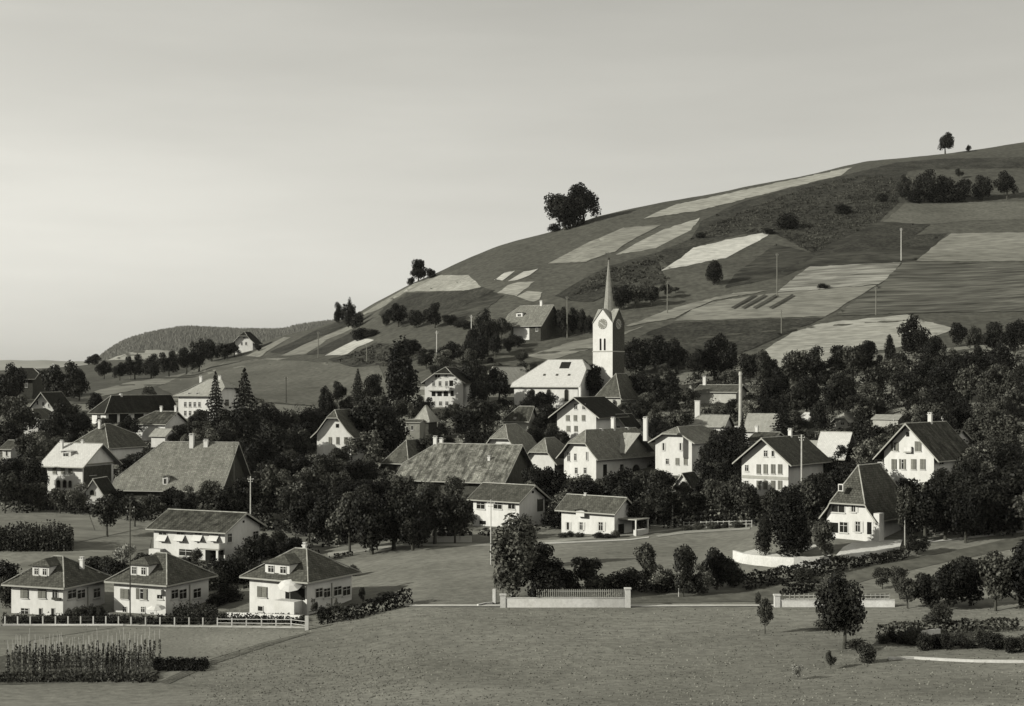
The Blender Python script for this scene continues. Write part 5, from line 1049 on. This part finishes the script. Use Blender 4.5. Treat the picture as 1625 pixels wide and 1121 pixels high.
# further trees fill the village gardens wherever no roof or wall would be covered
def free(px, base, h, w, D):
    top = base-h*.95
    for (sh, (x0, y0, x1, y1), Dh, hs) in HOUSES:
        if D < Dh-3:
            ox = min(px+w*.5, x1)-max(px-w*.5, x0); oy = min(base, y1)-max(top, y0)
            if ox > 1.5 and oy > (y1-y0)*(.16 if Dh < 245 else .36): return False
        elif D < Dh+14 and x0-4 < px < x1+4: return False
    return True
REG = [(0, 180, 655, 812, 44, 'village edge gardens'), (180, 500, 665, 830, 90, 'gardens round the great grey farmhouse'), (500, 780, 650, 850, 80, 'gardens below the gallery house'), (780, 1180, 640, 840, 120, 'village centre gardens'), (1180, 1640, 640, 850, 130, 'gardens of the upper lane'), (1050, 1640, 590, 680, 34, 'big slope orchard'), (1640, 1860, 540, 860, 60, 'gardens beyond the upper lane'), (-110, 0, 640, 830, 16, 'village edge gardens'), (680, 1000, 560, 650, 24, 'churchyard slope')]
for x0, x1, y0, y1, n, gname in REG:
    k = 0
    for _ in range(n*5):
        if k >= n*.75: break
        px = RND.uniform(x0, x1); b = RND.uniform(y0, y1); D = dist(px, b); s = F/D
        h = RND.uniform(4.0, 8.5)*s; w = h*RND.uniform(.7, 1.05); kd = RND.choice(('broad', 'orchard', 'orchard', 'egg', 'bush', 'darkbush', 'light'))
        if kd in ('bush', 'darkbush'): h *= .45; w = h*1.3
        if not free(px, b, h, w, D): continue
        if any(abs(t[1]-px) < (t[4]+w)*.27 and abs(t[7]-D) < 5 for t in TREES): continue
        T(px, b, h, w, kd, group=gname); k += 1
# labels: every tree is told apart by the building or tree it stands by
ORD = ['first', 'second', 'third', 'fourth', 'fifth', 'sixth', 'seventh', 'eighth', 'ninth', 'tenth', 'eleventh', 'twelfth', 'thirteenth', 'fourteenth', 'fifteenth', 'sixteenth', 'seventeenth', 'eighteenth', 'nineteenth', 'twentieth']
LAND = [(sh, (bb[0]+bb[2])/2, bb[3], D, (bb[2]-bb[0])/2) for sh, bb, D, hs in HOUSES]+[('two great skyline trees', 908, 362, dist(908, 362), 30), ('long white wall', 900, 962, 168, 110), ('clipped lane hedge', 1250, 915, 190, 60), ('lone skyline tree', 1500, 244, 790, 12), ('solitary slope tree', 1134, 452, dist(1134, 452), 10), ('corner garden', 1500, 1040, 150, 80), ('bright slope field', 1130, 400, 620, 60)]
buckets = {}
for t in TREES:
    o, px, b, h, w, kind, lab, D, grp = t
    o['category'] = CATG.get(kind, 'tree')
    if grp: o['group'] = grp
    if lab: o['label'] = lab; continue
    best = min(LAND, key=lambda l: (max(0, abs(px-l[1])-l[4])*1.0)**2+((b-l[2])*1.2)**2)
    rel = 'uphill of' if b < best[2]-12 else ('downhill of' if b > best[2]+12 else 'level with')
    side = 'west' if px < best[1] else 'east'
    buckets.setdefault((kind, rel, side, best[0]), []).append((abs(px-best[1]), id(o), o))
for (kind, rel, side, ln), L in buckets.items():
    L.sort(key=lambda q: q[0])
    for i, (_, _, o) in enumerate(L):
        tail = '' if len(L) == 1 else ', %s out' % ORD[min(i, 19)]
        o['label'] = '%s %s the %s, %s side%s' % (DESC[kind], rel, ln, side, tail)
        if not tail and kind in ('broad', 'egg'): pass
# ------------------------------------------------------------------ garden walls, fences, hedges
def strip_wall(name, label, cat, pts, h, t, mat, base_py=None, below=.6, dmin=0, parent=None, coping=None):
    """a wall following photo ground points, h metres high (or list)"""
    P = [at(x, y, dmin) for x, y in pts]; hs = h if isinstance(h, (list, tuple)) else [h]*len(P)
    bm = bmesh.new(); rows = []
    for i, p in enumerate(P):
        d = (P[min(i+1, len(P)-1)]-P[max(i-1, 0)]); d.z = 0; d.normalize(); n = Vector((-d.y, d.x, 0))*t/2
        rows.append([bm.verts.new(q) for q in (p-n-Vector((0, 0, below)), p-n+Vector((0, 0, hs[i])), p+n+Vector((0, 0, hs[i])), p+n-Vector((0, 0, below)))])
    for A, B in zip(rows, rows[1:]):
        for k in range(3): bm.faces.new((A[k], B[k], B[k+1], A[k+1]))
    bm.faces.new(rows[0]); bm.faces.new(rows[-1][::-1])
    o = bm_obj(name, bm, mat, parent)
    if label: props(o, label, cat)
    return o, P
def part_under(root, o): o.parent = root; o.matrix_parent_inverse = root.matrix_world.inverted(); return o
def wall_with_pickets(label, x0, x1, by, hm, px0, px1, top_h, n, kerb=None, pier=None, rails=2):
    root = empty('garden_wall', (0, 0, 0)); props(root, label, 'garden wall')
    P0 = at(x0, by); P1 = at(x1, by)
    o, P = strip_wall('wall', None, None, [(x0+(x1-x0)*i/8, by) for i in range(9)], hm, .3, 'stone_white', parent=root)
    bm = bmesh.new(); o2, _ = strip_wall('coping', None, None, [(x0+(x1-x0)*i/8, by) for i in range(9)], hm+.07, .4, 'stone_white', below=-hm-.003, parent=root)
    pk = None; me = None
    for i in range(n):
        x = px0+(px1-px0)*i/(n-1); p = at(x, by)
        if me is None:
            bm = bmesh.new(); box(bm, -.045, .045, -.02, .02, 0, top_h); me = bpy.data.meshes.new('picket'); bm.to_mesh(me); bm.free(); mats_on(me, 'trim')
        mesh_obj('picket', me, root, (p.x, p.y, p.z+hm+.075))
    for k in range(rails):
        bm = bmesh.new(); a = at(px0, by); b = at(px1, by); zz = hm+.2+k*(top_h-.35); tube(bm, a+Vector((0, .05, zz)), b+Vector((0, .05, zz)), .035, .035, 4); bm_obj('rail', bm, 'white_paint', root)
    for (x, hh) in (pier or []):
        p = at(x, by); bm = bmesh.new(); box(bm, -.32, .32, -.3, .3, -.5, hh); box(bm, -.4, .4, -.38, .38, hh+.002, hh+.14); bm_obj('pier', bm, 'stone_white', root, p)
    return root
wall_with_pickets('long white garden wall with piers and picket railing along the meadow path', 800, 995, 964, 1.05, 852, 990, .95, 46, pier=[(996, 2.1), (798, 1.4)])
wall_with_pickets('white wall with open post railing beyond the lone young tree', 1233, 1420, 963.5, .75, 1238, 1412, .7, 24, pier=[(1233, 1.3)])
o, _ = strip_wall('gate_pier', 'broad white gate pier at the foot of the tall airy tree', 'gate pier', [(782, 958), (787, 958)], 1.7, .45, 'stone_white')
o, _ = strip_wall('kerb', 'low white kerb running from the gate pier to the path', 'kerb', [(758, 962.5), (770, 960), (781, 959)], .25, .25, 'stone_white')
strip_wall('retaining_wall', 'curved white retaining wall sweeping below the dark columnar trees', 'retaining wall', [(1165, 889), (1180, 894), (1200, 897), (1225, 899.5), (1260, 901.5), (1300, 900), (1318, 896)], [1.3, 1.3, 1.3, 1.3, 1.3, 1.3, 1.2], .4, 'stone_white')
patch('terrace', [(1166, 886), (1184, 878), (1200, 874), (1215, 880), (1290, 888), (1312, 886), (1300, 892), (1225, 891), (1180, 890)], 'gravel', lift=.25, step=6)
strip_wall('retaining_wall', 'white terrace wall before the steep roofed villa', 'retaining wall', [(1330, 888), (1345, 887), (1362, 885), (1390, 882), (1426, 873)], [.5, .55, .6, .6, .5], .4, 'stone_white')
patch('terrace', [(1326, 886), (1338, 872), (1352, 865), (1390, 861), (1432, 860), (1428, 872), (1392, 881), (1362, 884)], 'stone_white', lift=.3, step=6)
patch('drive', [(1270, 872), (1292, 864), (1300, 868), (1280, 876)], 'gravel', lift=.1, step=6)
patch('lane', [(1440, 862), (1545, 852), (1625, 843), (1625, 846), (1545, 855), (1445, 865)], 'gravel', lift=.1)

def hedge(label, pts, h, t, mat='leaf_dark', n=None, dens=34, seed=1, group=None):
    P = [at(x, y) for x, y in pts]; r = np.random.RandomState(seed); Q = []; Nn = []
    for A, B in zip(P, P[1:]):
        L = (B-A).length; m = int(L*dens*(h+t)); d = (B-A)/L; nn = np.array([-d.y, d.x, 0]); dl = np.array(d)
        u = r.uniform(0, L, m); side = r.randint(0, 4, m); v = r.uniform(-t/2, t/2, m); z = r.uniform(0, h, m)
        hh = h*(1+.10*np.sin(u*1.7+seed)+.06*np.sin(u*4.3))
        off = np.where(side == 0, -t/2, np.where(side == 1, t/2, v)); zz = np.where(side >= 2, hh, z)*r.uniform(.9, 1.06, m); off = off*r.uniform(.8, 1.15, m)
        C = np.array(A)[None]+dl[None]*u[:, None]+nn[None]*off[:, None]; C[:, 2] += zz
        N_ = np.where((side == 0)[:, None], -nn, np.where((side == 1)[:, None], nn, np.array([0, 0, 1.])[None])); Q.append(C); Nn.append(N_)
        ins = m//3; C2 = np.array(A)[None]+dl[None]*r.uniform(0, L, ins)[:, None]+nn[None]*r.uniform(-t*.35, t*.35, ins)[:, None]; C2[:, 2] += r.uniform(0, h*.85, ins); Q.append(C2); Nn.append(np.tile([0, 0, 1.], (ins, 1)))
    me = quads_mesh('hedge', leaf_quads(np.concatenate(Q), np.concatenate(Nn).astype(float), .17, r, .5), mat)
    return props(mesh_obj('hedge', me), label, 'hedge', group)
hedge('clipped hedge with bright top, closer of two beside the parasol villa garden', [(506, 992), (530, 986), (552, 984), (580, 979)], 1.5, 1.6, seed=2)
hedge('long clipped hedge reaching from the villa garden into the meadow', [(583, 976), (605, 970), (630, 965), (646, 958)], 1.6, 1.5, seed=3)
hedge('low garden hedge between the villa gardens and the awning house', [(330, 918), (350, 912), (380, 908)], 1.6, 1.3, seed=4)
hedge('long dark hedge along the lawn below the curved retaining wall', [(1182, 936), (1220, 928), (1260, 921), (1300, 912), (1340, 903)], 1.7, 1.4, seed=5)
hedge('dark hedge below the villa terrace wall', [(1335, 903), (1370, 898), (1410, 891), (1440, 884)], 1.1, 1.2, seed=6)
hedge('dark hedge standing behind the white wall with open posts', [(1243, 945), (1275, 940), (1300, 936)], 1.1, 1.2, seed=7)
hedge('low hedge on the far side of the upper lawn', [(1015, 940), (1060, 936), (1100, 932)], .9, 1.0, 'leaf_mid', seed=8)
hedge('ragged hedge lining the lane beside the orchard crowns', [(530, 886), (560, 882)], .6, .8, 'leaf_mid', seed=9)
hedge('straggling dark hedge before the corner garden bushes', [(1395, 1010), (1440, 1006), (1500, 1002), (1545, 1003), (1620, 1000)], 1.1, 1.4, 'leaf_mid', seed=10)
strip_wall('kerb', 'white stone kerb edging the corner garden', 'kerb', [(1410, 1047), (1450, 1046), (1500, 1049), (1545, 1051), (1625, 1052)], .22, .35, 'stone_white')
strip_wall('kerb', 'broken pale stone edging above the corner garden bushes', 'kerb', [(1430, 1014), (1450, 1012), (1470, 1008), (1490, 1005)], .45, .5, 'stone_white')
# villa fence: concrete posts with wires, then white rails
fence = empty('garden_fence', (0, 0, 0)); props(fence, 'long garden fence of pale posts on a white kerb before the villas', 'fence')
bm = bmesh.new(); box(bm, -.07, .07, -.07, .07, -.3, 1.1); mpost = bpy.data.meshes.new('post'); bm.to_mesh(mpost); bm.free(); mats_on(mpost, 'stone_white')
xs = [8+20*i for i in range(10)]+[208, 231, 254, 277, 300, 322, 345, 368, 391, 415, 438, 462]; PF = []
for x in xs:
    p = at(x, 992.5 if x < 200 else 993.5+(x-200)*.012); PF.append(p); mesh_obj('post', mpost, fence, p)
p = at(487, 1000); PF.append(p); bm = bmesh.new(); box(bm, -.2, .2, -.2, .2, -.3, 1.6); bm_obj('end_post', bm, 'white_paint', fence, p)
for i in range(10-1):
    pass
o, _ = strip_wall('kerb_wall', None, None, [(4+24*i, 993.5) for i in range(9)], .22, .25, 'stone_white', parent=fence)
for i, (A, B) in enumerate(zip(PF, PF[1:])):
    for zz in ((.95, .5) if i > 15 else (1.05, .6)):
        bm = bmesh.new(); r = .035 if i > 15 else .015; tube(bm, A+Vector((0, 0, zz)), B+Vector((0, 0, zz)), r, r, 4); bm_obj('rail' if i > 15 else 'wire', bm, 'white_paint' if i > 15 else 'metal_dark', fence)
strip_wall('retaining_wall', 'low white terrace wall joining the middle and parasol villas', 'retaining wall', [(360, 981), (400, 982), (440, 984), (478, 986)], .7, .4, 'stone_white')
strip_wall('bench_wall', 'short white garden wall between the bean garden villa and middle villa', 'garden wall', [(152, 981), (178, 981)], .6, .4, 'stone_white')
# rail fence along the upper lane
rf = empty('rail_fence', (0, 0, 0)); props(rf, 'weathered rail fence along the upper lane above the lawn', 'fence'); Q = []
bm = bmesh.new(); box(bm, -.06, .06, -.06, .06, -.3, 1.1); mp2 = bpy.data.meshes.new('post'); bm.to_mesh(mp2); bm.free(); mats_on(mp2, 'pole_pale')
for x in range(1085, 1200, 9): p = at(x, 839-(x-1085)*.02); Q.append(p); mesh_obj('post', mp2, rf, p)
for A, B in zip(Q, Q[1:]):
    for zz in (.95, .5):
        bm = bmesh.new(); tube(bm, A+Vector((0, 0, zz)), B+Vector((0, 0, zz)), .035, .035, 4); bm_obj('rail', bm, 'pole_pale', rf)
lf = empty('picket_fence', (0, 0, 0)); props(lf, 'pale picket fence along the road under the big orchard crowns', 'fence')
bm = bmesh.new(); box(bm, -.05, .05, -.02, .02, 0, .95); mp3 = bpy.data.meshes.new('picket'); bm.to_mesh(mp3); bm.free(); mats_on(mp3, 'pole_pale')
for i in range(60): mesh_obj('picket', mp3, lf, at(642+i*1.8, 861))

# ------------------------------------------------------------------ poles
def pole(px, base, top, label, mat='pole_wood', r=.13, arm=True, dmin=0, D=None, cat='utility pole'):
    p = at(px, base, dmin) if D is None else Vector(((px-CX)/F*D, D, ground((px-CX)/F*D, D))); h = (base-top)*p.y/F
    root = empty('utility_pole', p); props(root, label, cat, 'utility poles across the village')
    bm = bmesh.new(); tube(bm, (0, 0, -.5), (0, 0, h), r, r*.7, 7); bm_obj('shaft', bm, mat, root)
    if arm:
        bm = bmesh.new(); box(bm, -.55, .55, -.05, .05, h-.55, h-.45); box(bm, -.4, .4, -.05, .05, h-.98, h-.9); bm_obj('crossarm', bm, mat, root)
        for x in (-.48, .48, -.34, .34):
            zt = h-.448 if abs(x) > .4 else h-.898
            bm = bmesh.new(); tube(bm, (x, 0, zt), (x, 0, zt+.14), .045, .03, 5); bm_obj('insulator', bm, 'white_paint', root)
    return root
PL = [(206.5, 990, 800, 'tall thin dark pole standing before the middle villa', 'metal_dark', .09), (371, 792, 702, 'dark pole beside the gable end of the great farmhouse', 'pole_wood', .16), (397.5, 830, 756, 'pale pole with insulators behind the awning house', 'pole_pale', .12), (541, 852, 806, 'pale short pole among the big orchard crowns', 'pole_pale', .14), (779, 896, 793, 'thin pale pole standing before the low grey house', 'pole_pale', .09), (1067, 832, 775, 'pale pole below the tall half hipped house', 'pole_pale', .14), (1272, 795, 690, 'pale pole rising beside the four shutter house', 'pole_pale', .16), (1430, 414, 362, 'pale pole standing in the dark slope field', 'pole_pale', .2), (1233, 472, 402, 'thin pole above the striped slope fields', 'pole_wood', .22), (1390, 500, 455, 'thin pole at the edge of the striped brown field', 'pole_wood', .22), (900, 536, 470, 'pole between the hillside farmhouse trees and the tower', 'pole_wood', .22), (1059, 498, 446, 'pole in the hillside lane east of the spire', 'pole_wood', .22), (454, 640, 598, 'lone pole in the grey pasture beside the spruces', 'metal_dark', .16), (505, 568, 526, 'pole at the foot of the strip fields', 'pole_wood', .2), (582, 576, 545, 'pole below the strip fields scrub', 'pole_wood', .2), (693, 580, 525, 'slim pale pole on the slope above the gallery house', 'pole_pale', .2), (748, 560, 500, 'slim pole beside the hillside farmhouse garden', 'pole_pale', .2), (87, 812, 785, 'short pole before the loggia villa', 'pole_wood', .12), (1240, 530, 492, 'pole on the border of the bright lower field', 'pole_wood', .2), (206, 602, 580, 'short pole by the field edge trees', 'pole_wood', .2), (1418, 690, 665, 'short pale pole above the mossy gable house', 'pole_pale', .14), (1077, 948, 880, 'thin wire pole beside the lawn fruit trees', 'pole_pale', .06)]
for px, b, t, lab, mt, r in PL: pole(px, b, t, lab, mt, r, arm=(r > .08))

# ------------------------------------------------------------------ bean rows and maize
def bean_kind(seed, bare):
    r = np.random.RandomState(seed); H = 2.7; root = empty('bean_plant'); bm = bmesh.new(); tube(bm, (0, 0, -.2), (r.uniform(-.05, .05), 0, H+bare), .03, .02, 5); bm_obj('pole', bm, 'pole_pale', root)
    n = 150; z = r.uniform(0.05, 1, n)**.9*H*.82; rad = .17*(1.1-.5*z/H); a = r.uniform(0, 6.28, n); C = np.stack([np.cos(a)*rad*r.uniform(.3, 1.1, n), np.sin(a)*rad*r.uniform(.3, 1.1, n), z], 1)
    mesh_obj('foliage', quads_mesh('foliage', leaf_quads(C, np.stack([np.cos(a), np.sin(a), .3+0*a], 1), .085, r, .5), 'leaf_light' if seed % 2 else 'leaf_mid'), root); return root
protos = [bean_kind(s, b) for s, b in ((1, .55), (2, .8), (3, .35), (4, .65))]
k = 0; used = set()
for row_, (by, x0, x1) in enumerate(((1071, 14, 246), (1063, 10, 252), (1055, 20, 262))):
    nb = int((x1-x0)/8.2)
    for i in range(nb):
        q = RND.randrange(4); px = x0+i*8.2+RND.uniform(-1.2, 1.2)+row_*2; p = at(px, by+RND.uniform(-1.2, 1.2)-px*.012)
        if q in used: o = copy_tree(protos[q])
        else: o = protos[q]; used.add(q)
        o.location = p; o.rotation_euler = (RND.uniform(-.04, .04), RND.uniform(-.05, .05), RND.uniform(0, 6.28)); s = RND.uniform(.86, 1.08); o.scale = (1, 1, s)
        rn = ('front', 'middle', 'rear')[row_]; props(o, 'climbing bean on a pale stake in the %s row of the bean garden' % rn, 'bean plant', 'staked beans of the %s bean row' % rn)
for q in range(4):
    if q not in used: protos[q].location = at(250, 1060)
def stems(name, label, n, region, hgt, leaf, mat, seed, width=.12, per=16):
    r = np.random.RandomState(seed); C = []; Nn = []
    x0, x1, y0, y1 = region
    for _ in range(n):
        p = at(r.uniform(x0, x1), r.uniform(y0, y1)); h = hgt*r.uniform(.6, 1.15)*(1+.16*math.sin(p.x*.8)*math.sin(p.x*.23+p.y)); z = r.uniform(0, h, per); a = r.uniform(0, 6.28, per)
        C.append(np.stack([p.x+np.cos(a)*width*r.uniform(0, 1.3, per), p.y+np.sin(a)*width*r.uniform(0, 1.3, per), p.z+z], 1)); Nn.append(np.stack([np.cos(a), np.sin(a), .2+0*a], 1))
    o = mesh_obj(name, quads_mesh(name, leaf_quads(np.concatenate(C), np.concatenate(Nn), leaf, r, .4, 1.0), mat)); return props(o, label, 'crop', kind='stuff')
stems('maize', 'dense stand of tall maize behind the bean garden villa', 900, (-30, 116, 862, 876), 3.0, .16, 'leaf_mid', 4, per=22)
stems('vegetable_bed', 'low leafy vegetable bed below the bean rows', 900, (-60, 250, 1072, 1084), .45, .12, 'leaf_mid', 6, .2, 8)
stems('vegetable_bed', 'trailing vegetable bed beyond the end of the bean rows', 350, (245, 330, 1050, 1066), .5, .12, 'leaf_dark', 7, .2, 9)
stems('flower_bed', 'loose flower bed behind the picket railing', 420, (850, 985, 944, 956), .8, .12, 'leaf_light', 8, .2, 8)
stems('vegetable_bed', 'staked vegetables in the villa gardens', 420, (275, 345, 976, 992), 1.5, .1, 'leaf_mid', 9, .1, 14)
stems('flower_bed', 'leafy planting strip along the villa fence', 900, (4, 480, 982, 992), .8, .12, 'leaf_mid', 10, .2, 8)

# ------------------------------------------------------------------ undergrowth, scrub and meadow tufts
def clumps(name, label, n, poly_, hm, wm, leaf, mat, seed, per=46, avoid=True, cat='undergrowth'):
    r = np.random.RandomState(seed); C = []; Nn = []; LS = []
    xs = [p[0] for p in poly_]; ys = [p[1] for p in poly_]
    def inside(x, y):
        c = False
        for (xa, ya), (xb, yb) in zip(poly_, poly_[1:]+poly_[:1]):
            if (ya > y) != (yb > y) and x < (xb-xa)*(y-ya)/(yb-ya)+xa: c = not c
        return c
    k = 0
    while k < n:
        px = r.uniform(min(xs), max(xs)); b = r.uniform(min(ys), max(ys))
        if not inside(px, b): k += .2; continue
        D = dist(px, b); s = F/D; h = hm*r.uniform(.5, 1.4); w = wm*r.uniform(.6, 1.5); k += 1
        if avoid and not free(px, b, h*s, w*s, D): continue
        X = (px-CX)/F*D; z0 = ground(X, D)
        d = r.normal(0, 1, (per, 3)); d[:, 2] = abs(d[:, 2]); d /= np.linalg.norm(d, axis=1, keepdims=True); q = d*r.uniform(.55, 1.05, (per, 1))*np.array([w/2, w/2, h])
        C.append(q+np.array([X, D, z0])); Nn.append(d)
    o = mesh_obj(name, quads_mesh(name, leaf_quads(np.concatenate(C), np.concatenate(Nn), leaf, r, .5), mat)); return props(o, label, cat, kind='stuff')
clumps('undergrowth', 'tangled garden undergrowth through the village', 4200, [(0, 640), (180, 690), (500, 650), (780, 640), (1050, 600), (1640, 560), (1640, 850), (1440, 850), (1190, 835), (860, 845), (640, 858), (520, 870), (470, 850), (240, 828), (0, 812)], 1.9, 3.4, .26, 'leaf_dark', 21, 44)
clumps('undergrowth', 'dark undergrowth between the villas and the awning house', 260, [(180, 900), (330, 905), (470, 870), (520, 900), (400, 935), (300, 925), (160, 920)], 1.5, 2.6, .22, 'leaf_dark', 22, 44)
clumps('scrub', 'rough dark scrub across the upper slope', 1500, [(1110, 378), (1130, 356), (1260, 304), (1350, 282), (1420, 280), (1425, 322), (1390, 352), (1290, 402), (1235, 372), (1180, 370)], 0.6, 3.0, .35, 'scrub_leaf', 23, 14, False)
clumps('scrub', 'scattered scrub below the spire side fields', 260, [(905, 470), (960, 428), (1045, 408), (1060, 448), (985, 458)], .6, 3.0, .4, 'scrub_leaf', 24, 14, False)
clumps('scrub', 'scrub on the bank under the strip fields', 200, [(520, 575), (600, 548), (690, 560), (620, 582)], .7, 3.0, .35, 'scrub_leaf', 25, 16, False)
clumps('undergrowth', 'paler sunlit shrubs scattered through the village gardens', 420, [(0, 640), (180, 690), (500, 650), (780, 640), (1050, 600), (1640, 560), (1640, 850), (1440, 850), (1190, 835), (860, 845), (640, 858), (520, 870), (470, 850), (240, 828), (0, 812)], 1.5, 2.4, .2, 'leaf_pale', 29, 30)
clumps('undergrowth', 'light leaved bushes among the orchard trees', 900, [(0, 640), (180, 690), (500, 650), (780, 640), (1050, 580), (1640, 540), (1640, 850), (1440, 850), (1190, 835), (860, 845), (640, 858), (520, 870), (470, 850), (240, 828), (0, 812)], 2.2, 3.2, .24, 'leaf_light', 28, 40)
def tufts():
    r = np.random.RandomState(8); n = 15000; V = np.zeros((n*3, 3), np.float32); k = 0
    px = r.uniform(-40, 1665, n); py = 966+(1135-966)*r.uniform(0, 1, n)**.9
    for i in range(n):
        if px[i] < 340 and py[i] > 1030: px[i] += 340
        D = dist(px[i], py[i]); X = (px[i]-CX)/F*D; z = ground(X, D); h = r.uniform(.03, .13); w = r.uniform(.05, .14); a = r.uniform(0, 3.14)
        V[3*i] = (X-w*math.cos(a), D-w*math.sin(a), z-.02); V[3*i+1] = (X+w*math.cos(a), D+w*math.sin(a), z-.02); V[3*i+2] = (X+r.uniform(-.1, .1), D+r.uniform(-.1, .1), z+h)
    me = bpy.data.meshes.new('grass'); me.vertices.add(n*3); me.vertices.foreach_set('co', V.ravel()); me.loops.add(n*3); me.loops.foreach_set('vertex_index', np.arange(n*3, dtype=np.int32))
    me.polygons.add(n); me.polygons.foreach_set('loop_start', np.arange(n, dtype=np.int32)*3); me.polygons.foreach_set('loop_total', np.full(n, 3, dtype=np.int32)); me.update(calc_edges=True); mats_on(me, 'tuft')
    props(mesh_obj('grass', me), 'rough grass tufts in the open meadow', 'grass', kind='stuff')
tufts()
